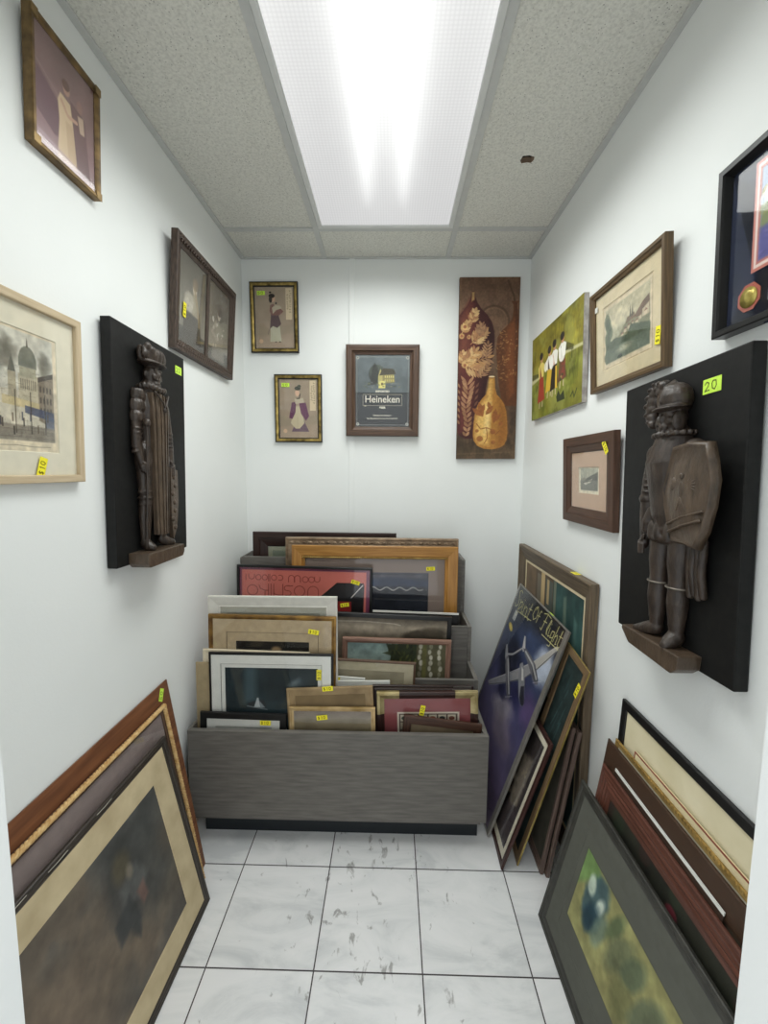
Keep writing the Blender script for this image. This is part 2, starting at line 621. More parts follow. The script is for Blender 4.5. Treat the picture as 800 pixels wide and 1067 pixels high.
def floor_mat():
    N = NT('marbled_floor_tile')
    c = N.n('ShaderNodeTexCoord')
    sp = N.n('ShaderNodeSeparateXYZ')
    N.l(c, 'Object', sp, 'Vector')
    def math_(op, a, b=None, c_=None):
        m = N.n('ShaderNodeMath', operation=op)
        for i, q in enumerate((a, b, c_)):
            if q is None: continue
            if isinstance(q, (int, float)): m.inputs[i].default_value = q
            else: N.t.links.new(q, m.inputs[i])
        return m.outputs[0]
    def cell(o, off):
        return math_('DIVIDE', math_('SUBTRACT', o, off), 0.305)
    cx, cy = cell(sp.outputs[0], -0.510), cell(sp.outputs[1], 1.0152)
    def edge(q):
        f = math_('FRACT', q)
        return math_('MINIMUM', f, math_('SUBTRACT', 1.0, f))
    d = math_('MINIMUM', edge(cx), edge(cy))
    grout = math_('LESS_THAN', d, 0.0062)
    # each tile gets its own veining
    fl = N.n('ShaderNodeCombineXYZ')
    N.t.links.new(math_('MULTIPLY', math_('FLOOR', cx), 3.7), fl.inputs[0])
    N.t.links.new(math_('MULTIPLY', math_('FLOOR', cy), 5.3), fl.inputs[1])
    N.t.links.new(math_('MULTIPLY', math_('ADD', math_('FLOOR', cx), math_('FLOOR', cy)), 2.1), fl.inputs[2])
    add = N.n('ShaderNodeVectorMath', operation='ADD')
    mp0 = N.n('ShaderNodeMapping')
    mp0.inputs['Rotation'].default_value = (0, 0, 0.7)
    mp0.inputs['Scale'].default_value = (1, 2.6, 1)
    N.l(c, 'Object', mp0, 'Vector')
    N.l(mp0, 'Vector', add, 0)
    N.l(fl, 'Vector', add, 1)
    nz = N.n('ShaderNodeTexNoise', i_Scale=3.2, i_Detail=7.0, i_Roughness=0.62, i_Distortion=0.9)
    N.l(add, 'Vector', nz, 'Vector')
    r = N.ramp([(0.34, lin('#cfd1d2')), (0.48, lin('#e3e4e4')), (0.60, lin('#eaeaea'))])
    N.l(nz, 'Fac', r, 'Fac')
    # scuffs and trodden-in dirt
    n2 = N.n('ShaderNodeTexNoise', i_Scale=19.0, i_Detail=5.0, i_Roughness=0.6, i_Distortion=0.6)
    mp2 = N.n('ShaderNodeMapping')
    mp2.inputs['Scale'].default_value = (1.5, 0.8, 1)
    N.l(c, 'Object', mp2, 'Vector')
    N.l(mp2, 'Vector', n2, 'Vector')
    n3 = N.n('ShaderNodeTexNoise', i_Scale=4.5, i_Detail=2.0)
    N.l(c, 'Object', n3, 'Vector')
    gx = math_('ABSOLUTE', math_('SUBTRACT', sp.outputs[0], -0.09))
    mask = math_('SUBTRACT', 1.0, math_('MULTIPLY', gx, 2.6))
    msum = math_('ADD', math_('MULTIPLY', mask, 0.09), math_('MULTIPLY', n3.outputs['Fac'], 0.20))
    dirt = math_('ADD', n2.outputs['Fac'], msum)
    r2 = N.ramp([(0.765, (0, 0, 0, 1)), (0.83, (1, 1, 1, 1))])
    N.t.links.new(dirt, r2.inputs['Fac'])
    mx = N.n('ShaderNodeMix', data_type='RGBA')
    N.t.links.new(math_('MULTIPLY', r2.outputs['Color'], 0.62), mx.inputs['Factor'])
    N.t.links.new(r.outputs['Color'], mx.inputs[6])
    mx.inputs[7].default_value = lin('#6f6c67')
    mg = N.n('ShaderNodeMix', data_type='RGBA')
    N.t.links.new(grout, mg.inputs['Factor'])
    N.t.links.new(mx.outputs[2], mg.inputs[6])
    mg.inputs[7].default_value = lin('#4a4546')
    N.t.links.new(mg.outputs[2], N.b.inputs['Base Color'])
    N.b.inputs['Roughness'].default_value = 0.32
    N.b.inputs['Specular IOR Level'].default_value = 0.35
    bp = N.n('ShaderNodeBump', i_Strength=0.35, i_Distance=0.002, invert=True)
    N.t.links.new(grout, bp.inputs['Height'])
    N.l(bp, 'Normal', N.b, 'Normal')
    return N.m

def ceiling_mat():
    N = NT('speckled_ceiling_tile')
    c = N.n('ShaderNodeTexCoord')
    n1 = N.n('ShaderNodeTexNoise', i_Scale=130.0, i_Detail=4.0, i_Roughness=0.7)
    N.l(c, 'Object', n1, 'Vector')
    n2 = N.n('ShaderNodeTexVoronoi', i_Scale=105.0)
    N.l(c, 'Object', n2, 'Vector')
    n3 = N.n('ShaderNodeTexNoise', i_Scale=11.0, i_Detail=2.0)
    N.l(c, 'Object', n3, 'Vector')
    r1 = N.ramp([(0.32, lin('#c8c7bf')), (0.55, lin('#dfded6')), (0.75, lin('#e6e5dd'))])
    N.l(n1, 'Fac', r1, 'Fac')
    ad = N.n('ShaderNodeMath', operation='MULTIPLY_ADD')
    N.l(n3, 'Fac', ad, 0)
    ad.inputs[1].default_value = -0.16
    N.l(n2, 'Distance', ad, 2)
    r2 = N.ramp([(0.02, (1, 1, 1, 1)), (0.07, (0, 0, 0, 1))])
    N.l(ad, 0, r2, 'Fac')
    mx = N.n('ShaderNodeMix', data_type='RGBA')
    N.t.links.new(r2.outputs['Color'], mx.inputs['Factor'])
    N.t.links.new(r1.outputs['Color'], mx.inputs[6])
    mx.inputs[7].default_value = lin('#85837c')
    N.t.links.new(mx.outputs[2], N.b.inputs['Base Color'])
    N.b.inputs['Roughness'].default_value = 0.95
    bp = N.n('ShaderNodeBump', i_Strength=0.5, i_Distance=0.003)
    N.l(n1, 'Fac', bp, 'Height')
    N.l(bp, 'Normal', N.b, 'Normal')
    return N.m

def struct(name, mb, m, bevel=0.0):
    o = mb.build(name, m, None, bevel)
    o['kind'] = 'structure'
    return o
m = MB(); m.box((-1.6, -1.4, -0.1), (1.6, YB + .1, 0)); struct('floor', m, floor_mat())
m = MB(); m.box((XL - .1, 0.30, 0), (XL, YB + .1, HC + .2)); struct('wall_left', m, M_WALL)
m = MB(); m.box((XR, 0.30, 0), (XR + .1, YB + .1, HC + .2)); struct('wall_right', m, M_WALL)
m = MB(); m.box((XL, YB, 0), (XR, YB + .1, HC + .2)); struct('wall_back', m, M_WALL)
m = MB()
m.box((XL, 0.31, 0), (-0.431, 0.42, HC + .2)); m.box((0.400, 0.31, 0), (XR, 0.42, HC + .2)); m.box((-0.431, 0.31, 2.08), (0.400, 0.42, HC + .2))
struct('wall_front', m, M_WALL)
# ceiling with a ragged hole
HX, HY = 0.446, 1.511
ZC = HC + 0.004
m = MB()
xs, ys = [XL, -0.345, 0.265, HX - .05, HX + .05, XR], [0.42, 0.687, HY - .05, HY + .05, 1.9065, YB]
for i in range(5):
    for j in range(5):
        if i == 3 and j == 2: continue
        if i == 1 and j in (1, 2, 3): continue
        m.add([(xs[i], ys[j], ZC), (xs[i + 1], ys[j], ZC), (xs[i + 1], ys[j + 1], ZC), (xs[i], ys[j + 1], ZC)], [(0, 1, 2, 3)])
outer = [(-.05, -.05), (0, -.05), (.05, -.05), (.05, 0), (.05, .05), (0, .05), (-.05, .05), (-.05, 0)]
inner = [(-.019, -.016), (.002, -.019), (.021, -.012), (.023, .002), (.018, .015), (.004, .013), (-.014, .017), (-.022, .004)]
V = [(HX + x, HY + y, ZC) for x, y in outer] + [(HX + x, HY + y, ZC) for x, y in inner]
m.add(V, [(k, (k + 1) % 8, 8 + (k + 1) % 8, 8 + k) for k in range(8)])
V = [(HX + x, HY + y, ZC) for x, y in inner] + [(HX + x * .9, HY + y * .9, ZC + .017) for x, y in inner]
m.add(V, [(k, (k + 1) % 8, 8 + (k + 1) % 8, 8 + k) for k in range(8)], None, 1)
m.add([(HX - .04, HY - .04, ZC + .05), (HX + .04, HY - .04, ZC + .05), (HX + .04, HY + .04, ZC + .05), (HX - .04, HY + .04, ZC + .05)], [(0, 1, 2, 3)], None, 2)
m.add([(HX - .04, HY - .04, ZC + .05), (HX + .04, HY - .04, ZC + .05), (HX + .04, HY - .04, ZC + .018), (HX - .04, HY - .04, ZC + .018)], [(0, 1, 2, 3)], None, 2)
m.add([(HX - .04, HY + .04, ZC + .05), (HX + .04, HY + .04, ZC + .05), (HX + .04, HY + .04, ZC + .018), (HX - .04, HY + .04, ZC + .018)], [(0, 1, 2, 3)], None, 2)
struct('ceiling', m, [ceiling_mat(), plain('#7d6a58', .95, name='torn_fibre'), plain('#231f1c', .95, name='dark_plenum')])
M_TBAR = plain('#c9cac7', .5, name='grid_metal', var=.03)
def tbar(n, a, b):
    m = MB(); m.box(a, b); struct(n, m, M_TBAR, 0.0008)
tbar('trim_1', (-0.357, 0.42, HC - .001), (-0.333, YB, ZC + .001))
tbar('trim_2', (0.253, 0.42, HC - .001), (0.277, YB, ZC + .001))
tbar('trim_3', (XL, 1.8945, HC - .0015), (-0.357, 1.9185, ZC)); tbar('trim_4', (-0.333, 1.8945, HC - .0015), (0.253, 1.9185, ZC)); tbar('trim_5', (0.277, 1.8945, HC - .0015), (XR, 1.9185, ZC))
tbar('trim_6', (XL, .675, HC - .0015), (XR, .699, ZC))
tbar('trim_7', (XL, 0.42, HC - .003), (XL + .02, YB, ZC)); tbar('trim_8', (XR - .02, 0.42, HC - .003), (XR, YB, ZC)); tbar('trim_9', (XL + .02, YB - .012, HC - .003), (XR - .02, YB, ZC))
m = MB(); m.box((-0.222, YB - .008, 0.6), (-0.196, YB, HC - .003)); struct('trim_10', m, M_WALL, 0.001)
M_BASE = noisy('beige_tile_skirting', '#b3a68f', '#cfc5b2', 9, .35)
m = MB(); m.box((XR - .004, .42, 0), (XR, YB, .095)); struct('baseboard_right', m, M_BASE, .001)
m = MB(); m.box((XL, .42, 0), (XL + .006, YB, .095)); struct('baseboard_left', m, M_BASE, .001)
m = MB(); m.box((XL, YB - .008, 0), (XR, YB, .095)); struct('baseboard_back', m, M_BASE, .001)

# ------------------------------------------------------------------ ceiling light
root = empty('ceiling_light', Matrix.Translation((-0.040, 1.297, HC)), 'long fluorescent ceiling light with glowing prismatic lens', 'light')
m = MB()
loft_ring(m, 0.584, 1.190, [(0, 0), (0, -.002), (.003, -.006), (.017, -.006), (.0205, -.001), (.0205, 0.002)], -0.595)
m.build('frame', plain('#d9dad8', .4, name='white_enamel', var=.02), root)
def lens_mat():
    N = NT('prismatic_lens')
    out = N.t.nodes['Material Output']
    c = N.n('ShaderNodeTexCoord')
    vo = N.n('ShaderNodeTexVoronoi', i_Scale=95.0, i_Randomness=0.0)
    N.l(c, 'Object', vo, 'Vector')
    r = N.ramp([(0.1, (1, 1, 1, 1)), (0.75, (.84, .84, .84, 1))])
    N.l(vo, 'Distance', r, 'Fac')
    em = N.n('ShaderNodeEmission', i_Strength=1.12)
    N.l(r, 'Color', em, 'Color')
    rf = N.n('ShaderNodeBsdfRefraction', i_Roughness=0.6, i_IOR=1.45)
    mx = N.n('ShaderNodeMixShader')
    mx.inputs[0].default_value = 0.42
    N.l(em, 'Emission', mx, 1)
    N.l(rf, 'BSDF', mx, 2)
    N.l(mx, 'Shader', out, 'Surface')
    return N.m
m = MB(); m.add([(-.277, -.5775, -.0005), (.277, -.5775, -.0005), (.277, .5775, -.0005), (-.277, .5775, -.0005)], [(0, 1, 2, 3)])
m.build('lens', lens_mat(), root)
m = MB()
m.box((-.29, -.595, .09), (.29, .595, .094))
for a, b in (((-.29, -.595, .001), (-.287, .595, .09)), ((.287, -.595, .001), (.29, .595, .09)), ((-.287, -.595, .001), (.287, -.592, .09)), ((-.287, .592, .001), (.287, .595, .09))):
    m.box(a, b)
m.build('housing', plain('#e8e8e6', .5, name='white_reflector', var=.02), root)
N = NT('fluorescent_tube')
e = N.n('ShaderNodeEmission', i_Strength=10.0)
e.inputs['Color'].default_value = (0.98, 1, 0.98, 1)
N.l(e, 'Emission', N.t.nodes['Material Output'], 'Surface')
for sx in (-.075, .075):
    m = MB(); m.tube([(sx, -.55, .050), (sx, .55, .050)], .019, 12)
    m.build('tube', N.m, root)

# ------------------------------------------------------------------ stepped display bin
BIN = empty('display_bin', Matrix.Translation((-0.18, 1.40, 0)), 'grey wood-grain stepped display bin holding framed pictures', 'display bin')
M_LAM = noisy('grey_wood_laminate', '#5a5752', '#77736d', 7, .5, 0, .05, 'Object', (1.4, 1, 14), spec=.35, lo=.25, hi=.75)
M_LAMS = noisy('grey_wood_laminate_side', '#5a5752', '#77736d', 7, .5, 0, .05, 'Object', (1, 1.4, 14), spec=.35, lo=.25, hi=.75)
BX0, BX1 = -0.738, 0.360
def bbox_(name, a, b, mm, bev=.0012, lab=None):
    m = MB(); m.box((a[0] + .18, a[1] - 1.40, a[2]), (b[0] + .18, b[1] - 1.40, b[2]))
    tag(m.build(name, mm, BIN, bev), lab)
bbox_('front_panel', (BX0, 1.40, .108), (BX1, 1.418, .447), M_LAM)
bbox_('toe_kick', (BX0 + .028, 1.46, 0), (BX1 - .018, 1.475, .084), plain('#1d2327', .35, name='black_plinth'), lab='black recessed plinth')
SIDE = [(1.418, .10), (1.418, .444), (1.60, .444), (1.60, .553), (1.77, .553), (1.77, .712), (1.965, .712), (1.965, .970), (2.138, .970), (2.138, .10)]
for x0, x1 in ((BX0, BX0 + .008), (BX1 - .016, BX1)):
    m = MB(); m.prism([(y - 1.40, z) for y, z in SIDE], x0 + .18, x1 + .18, 0, 0)
    m.build('side_panel', M_LAMS, BIN, .0012)
for y, z in ((1.60, .553), (1.77, .712), (1.965, .974)):
    bbox_('divider_panel', (BX0 + .0085, y, .10), (BX1 - .0165, y + .015, z), M_LAM)
for y0, y1, z in ((1.4185, 1.5995, .10), (1.6155, 1.7695, .15), (1.7855, 1.9645, .30), (1.9805, 2.138, .50)):
    bbox_('shelf', (BX0 + .0085, y0, z - .015), (BX1 - .0165, y1, z), M_LAM)
# ------------------------------------------------------------------ pictures on the walls
M_CREAM = plain('#e3dcc6', .9, name='cream_mat_board', var=.04)
M_WHITEMAT = plain('#dfdfd8', .9, name='white_mat_board', var=.03)
M_IVORY = plain('#d6c7a4', .9, name='ivory_mat_board', var=.06)
M_TAN = plain('#b9a584', .9, name='tan_mat_board', var=.08)
M_GREYMAT = plain('#9b8d83', .9, name='taupe_mat_board', var=.06)
M_BLACK = plain('#191919', .38, name='black_lacquer', var=.2)
M_GOLD = noisy('worn_gilt', '#4f4122', '#c0a660', 26, .34, .75, .1, 'Object', lo=.3, hi=.68)
M_SILVER = noisy('brushed_silver', '#8d8a84', '#b9b6b0', 40, .32, .8, .05, 'UV', (1, 18, 1))
YEL, GRN = '#f0e432', '#c9ee55'

def person(a, x, y, s, top, bottom, skin='#c9a98f', hair='#3a2c26', tw=.32, bw=.36):
    """small painted standing figure; x centre, y feet, s height (all fractions)"""
    A = 1 / a.a
    H = s
    a.poly([(x - bw * H * a.a * .5, y), (x - tw * H * a.a * .28, y - .52 * H), (x + tw * H * a.a * .28, y - .52 * H), (x + bw * H * a.a * .5, y)], bottom)
    a.poly([(x - tw * H * a.a * .42, y - .48 * H), (x - tw * H * a.a * .5, y - .78 * H), (x, y - .84 * H), (x + tw * H * a.a * .5, y - .78 * H), (x + tw * H * a.a * .42, y - .48 * H)], top)
    a.ell(x, y - .91 * H, .06 * H * a.a, .075 * H * a.a, skin)
    a.ell(x, y - .955 * H, .065 * H * a.a, .045 * H * a.a, hair)

# -- gilt framed couple, high on the left wall
def art_couple(w, h):
    a = Art(w, h, .0013, '#8d6f6e')
    a.vgrad([(0, '#7d6260'), (.45, '#8f7270'), (.7, '#8a6a6c'), (1, '#a58a8c')])
    a.mottle(.10, 5, 1)
    a.line([(0, .30), (.6, .52)], .012, '#a8908a', .7)
    a.poly([(0, .34), (.40, .50), (.42, .78), (.3, .80), (0, .70)], '#6b4c55', .85, 3)
    a.poly([(.56, .36), (.80, .40), (.90, .95), (.62, .96)], '#6a4c4c', .75, 3)
    a.ell(.72, .33, .05, .07, '#9c7a70')
    a.poly([(.68, .42), (.78, .40), (.80, .55), (.72, .56)], '#d8c0a4', .8, 2)
    a.poly([(.40, .38), (.56, .40), (.60, .56), (.66, .94), (.34, .98), (.38, .62), (.36, .46)], '#d4bb99', 1, 2)
    a.poly([(.48, .58), (.60, .58), (.66, .93), (.52, .95)], '#c5a888', .8, 2)
    a.line([(.42, .44), (.52, .52), (.66, .50)], .045, '#c7a18a')
    a.ell(.50, .30, .055, .075, '#b58f7c')
    a.ell(.49, .27, .06, .06, '#6a4a40')
    a.poly([(0, .86), (1, .93), (1, 1), (0, 1)], '#b79ca4', .6, 4)
    return a
f = framed('framed_print', 'gilt-edged mauve picture of a couple, highest on the left wall', 'picture', None, on_wall('L', 1.004, 2.199, .257, .02, .012), .198, .257,
       [(0, 0), (0, .018), (.0015, .020), (.008, .0195), (.011, .017), (.014, .014), (.014, 0)], noisy('antique_brass', '#4d3e2c', '#8a7048', 30, .4, .6, .1), art=art_couple, pmat=M_GLOSSY, pz=.012, px=.0013)
for sx in (-1, 1):
    for yy in (.008, .249):
        m = MB(); m.box((sx * .091 - .009, yy - .009, .0195), (sx * .091 + .009, yy + .009, .0215)); m.build('corner_cap', noisy('corner_brass', '#5c4a30', '#9a8052', 30, .4, .6, .1), f, .001)

# -- two portraits in one carved frame
def art_portraits(w, h):
    a = Art(w, h, .0016, '#6f6a60')
    a.vgrad([(0, '#5d584f'), (.5, '#7f7a6e'), (.8, '#8b867a'), (.82, '#5f5a52'), (1, '#4f4a43')])
    a.mottle(.18, 4, 2)
    # seated girl, left half
    a.poly([(.10, .55), (.36, .55), (.42, 1), (.08, 1)], '#4c463e', .85, 3)
    a.ell(.20, .50, .10, .075, '#b3ab9c', .85, .3, 6)
    a.ell(.16, .54, .07, .05, '#bdb6a7', .8, 0, 6)
    a.poly([(.24, .34), (.30, .34), (.36, .62), (.24, .62)], '#a0967f', .8, 4)
    a.ell(.27, .30, .038, .055, '#c4b7a2', 1, 0, 2)
    a.ell(.275, .26, .05, .05, '#7f705c', .9, 0, 3)
    a.line([(.26, .30), (.33, .52), (.36, .70)], .03, '#978668', .8, 3)
    a.spots(14, .10, .45, .30, .62, .012, ['#c4bdae', '#a09887'], .6, 4)
    # woman holding flowers, right half
    a.poly([(.68, .50), (.84, .48), (.92, .95), (.62, .95)], '#918a7d', .75, 8)
    a.ell(.76, .36, .034, .052, '#b7ad9c', 1, 0, 2)
    a.ell(.76, .315, .045, .045, '#575046', .9, 0, 3)
    a.line([(.70, .48), (.62, .62), (.74, .70)], .04, '#a59e90', .7, 5)
    a.spots(26, .62, .45, .88, .80, .016, ['#d9d3c6', '#bdb5a6', '#8d8577'], .65, 8)
    return a
M_CARVED = wood('#2e241e', '#54443a', .45, 7, (6, 26, 1), 'dark_carved_wood', .6)
f = framed('framed_print', 'two dark sepia portraits side by side in one carved wooden frame', 'picture', None, on_wall('L', 1.685, 2.000, .383, .024, .027), .508, .383, prof_in(.040, .024, .013), M_CARVED, art=art_portraits, pz=.010)
m = MB(); m.box((-.012, .036, .0105), (.012, .347, .016)); m.build('centre_bar', M_CARVED, f, .002)
for yy in (.016, .367):        # carved twist along the front edges
    m = MB()
    m.tube([(-.238, yy, .0205), (.238, yy, .0205)], .0045, 8)
    for k in range(30):
        q = -.235 + .47 * k / 29
        m.tube([(q - .007, yy - .010, .0215), (q + .007, yy + .010, .0215)], .0035, 6)
    m.build('carved_twist', M_CARVED, f)
price_tag(f, -.180, .150, .0150, 1.5, '$10', .050, .020, label='yellow price sticker')

# -- street scene with a dome
def art_street(w, h):
    a = Art(w, h, .0012, '#d8cbb0')
    a.rect(.035, .03, .965, .90, '#cfc8b4')
    a.rect(.035, .03, .965, .50, '#cbc9bc', .8)
    a.mottle(.10, 7, 3)
    tr = lambda x, y, r, s: [a.ell(x + math.cos(k * 2.4) * r * .7 * math.sqrt(k / 16), y + math.sin(k * 2.4) * r * 1.6 * math.sqrt(k / 16), r * .34, r * .5, '#6f6c60', .45, k, 5, .3, s + k) for k in range(16)]
    tr(.12, .34, .10, 4); tr(.91, .26, .055, 9); tr(.55, .30, .09, 5); tr(.66, .22, .07, 7)
    a.poly([(.06, .45), (.5, .40), (.5, .72), (.06, .75)], '#a69c86', .8, 3)
    # domed church
    a.rect(.725, .36, .855, .62, '#bdb49c')
    a.rect(.735, .30, .845, .38, '#a9a58f')
    P = [(.73, .30)] + [(.79 - .062 * math.cos(t), .30 - .17 * math.sin(t) ** .8) for t in [math.pi * k / 10 for k in range(1, 10)]] + [(.85, .30)]
    a.poly(P, '#77796d', 1, 2)
    a.poly([(.784, .14), (.79, .06), (.797, .14)], '#504e46')
    a.poly([(.66, .36), (.685, .22), (.71, .36)], '#6a6a60')
    a.rect(.66, .36, .71, .62, '#a8a08a')
    for k in range(8):
        a.rect(.738 + k * .0135, .40, .745 + k * .0135, .48, '#6f695b', .8)
    a.poly([(.855, .36), (.965, .30), (.965, .78), (.855, .72)], '#8d8271', 1, 2)
    a.poly([(.855, .36), (.965, .30), (.965, .34), (.855, .40)], '#55504a', .9)
    for k in range(4):
        for j in range(3):
            a.rect(.865 + k * .024, .43 + j * .09, .878 + k * .024, .48 + j * .09, '#57514a', .85)
    a.poly([(.62, .55), (.86, .58), (.86, .64), (.62, .62)], '#c9b98d', .8)
    a.poly([(.76, .61), (.965, .64), (.965, .72), (.76, .67)], '#4a526a', .8)
    a.poly([(.90, .68), (.965, .68), (.965, .80), (.90, .80)], '#5f6a80', .7)
    a.poly([(.035, .76), (.965, .78), (.965, .90), (.035, .90)], '#8b8477', .9, 3)
    for k in range(34):
        x = random.uniform(.05, .95)
        y = random.uniform(.72, .86)
        a.rect(x - .004, y - .07, x + .005, y, random.choice(['#3d3a36', '#4a4f60', '#5a4f44', '#2e2c2a']), .85)
    for x in (.18, .45, .70, .80, .90):
        a.line([(x, .50), (x, .84)], .006, '#45413a', .9)
    for k in range(10):
        a.line([(.04, .80 + k * .01), (.96, .81 + k * .01 + random.uniform(-.01, .01))], .002, '#5a554c', .5)
    for k in range(220):
        x, y = random.uniform(.05, .95), random.uniform(.30, .88)
        L_ = random.uniform(.01, .05)
        if random.random() < .5:
            a.line([(x, y), (min(.96, x + L_), y + random.uniform(-.006, .006))], .0022, '#4f4a42', .45)
        else:
            a.line([(x, y), (x + random.uniform(-.003, .003), min(.89, y + L_))], .0022, '#4f4a42', .45)
    a.mottle(.16, 26, 6)
    a.line([(.60, .945), (.70, .94), (.80, .948), (.93, .945)], .005, '#8d8472', .8)
    return a
M_BLOND = wood('#b9a586', '#cdbb9c', .5, 8, name='blond_wood')
f = framed('framed_print', 'blond-framed street sketch with a domed church, cut off at the left edge', 'picture', None, on_wall('L', .752, 1.551, .374, .018, .012), .48, .374, prof_flat(.017, .018), M_BLOND, [(.048, M_CREAM)], art_street, pz=.007)
price_tag(f, .122, .034, .0125, 1.28, '$10', .042, .020)

# -- two ladies on the back wall
def art_lady(kind):
    def fn(w, h):
        a = Art(w, h, .0011, '#a1917f')
        a.vgrad([(0, '#a3937f'), (.6, '#9f8e7b'), (1, '#aa9885')])
        a.mottle(.07, 6, 3 + kind)
        a.poly([(0, .60), (.4, .68), (1, .58), (1, .74), (0, .80)], '#8b8470', .35, 8)
        a.rect(.78, .035, .93, .53, '#d3c2a3')
        for cx in (.825, .885):
            rr = random.Random(kind * 7 + int(cx * 1000))
            y = .07 if cx > .85 else .13
            while y < (.42 if cx > .85 else .36):
                for k in range(3):
                    x0, y0 = cx + rr.uniform(-.015, .015), y + rr.uniform(0, .016)
                    a.line([(x0 - .010, y0), (x0 + .012, y0 + rr.uniform(-.008, .012))], .007, '#55493c', .8)
                y += .036
        a.ell(.16, .87, .05, .05, '#cfae90', .9)
        if kind == 0:
            a.poly([(.40, .62), (.62, .62), (.66, .88), (.38, .88)], '#b9b69f', 1, 2)
            for x in (.44, .50, .56, .61):
                a.line([(x, .65), (x - .01, .87)], .004, '#96937f', .7)
            a.ell(.52, .885, .02, .012, '#4b4038'); a.ell(.62, .882, .025, .012, '#4b4038')
            a.poly([(.42, .40), (.58, .42), (.66, .60), (.56, .66), (.46, .63), (.38, .67)], '#5c4a4c', 1, 2)
            a.poly([(.40, .30), (.48, .28), (.54, .36), (.62, .34), (.72, .40), (.62, .46), (.44, .46), (.38, .40)], '#7f5c55', 1, 2)
            a.poly([(.44, .34), (.52, .30), (.64, .31), (.68, .35), (.54, .38), (.46, .44)], '#b7ad97', 1, 2)
            a.ell(.47, .20, .05, .075, '#cda88e')
            a.ell(.44, .155, .075, .05, '#2f2722'); a.ell(.41, .21, .04, .08, '#2f2722')
            a.ell(.405, .10, .03, .022, '#2f2722')
            a.ell(.545, .27, .02, .025, '#3c3431')
            a.line([(.38, .66), (.33, .76)], .012, '#6b5d55', .8)
        else:
            a.poly([(.32, .88), (.44, .70), (.62, .68), (.76, .88)], '#6f5c68', 1, 2)
            a.poly([(.40, .46), (.56, .46), (.64, .74), (.52, .83), (.42, .83), (.30, .74)], '#c0b497', 1, 2)
            a.poly([(.33, .40), (.44, .38), (.42, .56), (.34, .67), (.26, .65)], '#633d55', 1, 2)
            a.poly([(.51, .40), (.68, .40), (.76, .62), (.68, .70), (.56, .58)], '#69405a', 1, 2)
            a.poly([(.40, .34), (.62, .32), (.64, .40), (.42, .42)], '#bcb19a', .9, 2)
            a.ell(.47, .24, .055, .08, '#d2ae93')
            a.ell(.48, .165, .075, .05, '#3f4238'); a.ell(.52, .13, .045, .035, '#4a4e40')
            a.line([(.46, .33), (.52, .33), (.54, .26)], .03, '#4a4038', .9)
            a.line([(.48, .44), (.47, .80)], .006, '#9b8f75', .7)
        return a
    return fn
def lady_frame(label, M, kind):
    f = framed('framed_print', label, 'picture', None, M, .242, .340, [(0, 0), (0, .014), (.002, .016), (.005, .016), (.006, .0145), (.018, .012), (.019, .010), (.023, .009), (.023, 0)], M_BLACK, art=art_lady(kind), pz=.0055)
    mb = MB(); loft_ring(mb, .242, .340, [(.0055, .0152), (.010, .0158), (.014, .0148), (.0182, .0130)], 0, False)
    mb.build('gilt_inlay', M_GOLD, f)
    price_tag(f, -.065, .288, .0082, 0.0, '50', .040, .020, GRN, '#4e6a20', label='lime green price sticker')
lady_frame('black and gilt picture of a standing lady with crossed arms, near the ceiling corner', on_wall('B', -.598, 2.158, .340, .016, .006, .3), 0)
lady_frame('black and gilt picture of a robed lady in purple sleeves, the lower of its pair', on_wall('B', -.482, 1.710, .340, .016, .006), 1)

# -- beer mirror
def art_beer(w, h):
    a = Art(w, h, .0013, '#5f686b')
    a.vgrad([(0, '#6a7376'), (.5, '#596164'), (.515, '#596164'), (.52, '#262b2d'), (1, '#1b1f1f')])
    a.mottle(.16, 9, 2)
    for q in (.04,):
        a.line([(q, q), (1 - q, q), (1 - q, 1 - q), (q, 1 - q), (q, q)], .006, '#a9aaa2', .9)
    for x in (.055, .945):
        for y in (.05, .95):
            a.ell(x, y, .028, .028, '#b3b3aa'); a.ell(x, y, .012, .012, '#5a5f5f')
    a.ell(.38, .27, .13, .16, '#3a3d3a', .9, 0, 3)
    a.ell(.40, .24, .13, .13, '#51584f', .8, 0, 3)
    a.poly([(.28, .42), (.31, .18), (.36, .12), (.42, .20), (.44, .40)], '#2e302d', .7, 3, .01)
    a.poly([(.42, .30), (.46, .20), (.52, .28), (.52, .42), (.42, .42)], '#b5ab6d')
    a.poly([(.50, .26), (.70, .24), (.72, .38), (.50, .40)], '#8f8557')
    a.poly([(.44, .29), (.50, .19), (.70, .20), (.74, .27), (.54, .28)], '#4a4638')
    for k in range(5):
        a.rect(.54 + k * .036, .29, .556 + k * .036, .32, '#e1d687', .95); a.rect(.54 + k * .036, .34, .556 + k * .036, .37, '#d3c676', .9)
    a.poly([(.43, .36), (.55, .36), (.55, .46), (.43, .46)], '#d9d07f')
    a.rect(.475, .385, .51, .42, '#6b6238')
    a.spots(26, .18, .38, .82, .45, .022, ['#3b4034', '#6d7157', '#8e8f77'], .8, 5, .4)
    a.spots(9, .25, .36, .75, .40, .025, ['#9aa19b'], .6, 9, .3)
    a.rect(.15, .545, .85, .695, '#15191a'); a.line([(.15, .545), (.85, .545), (.85, .695), (.15, .695), (.15, .545)], .008, '#b3ab95', .95)
    a.ell(.19, .70, .02, .012, '#b3ab95'); 
    return a
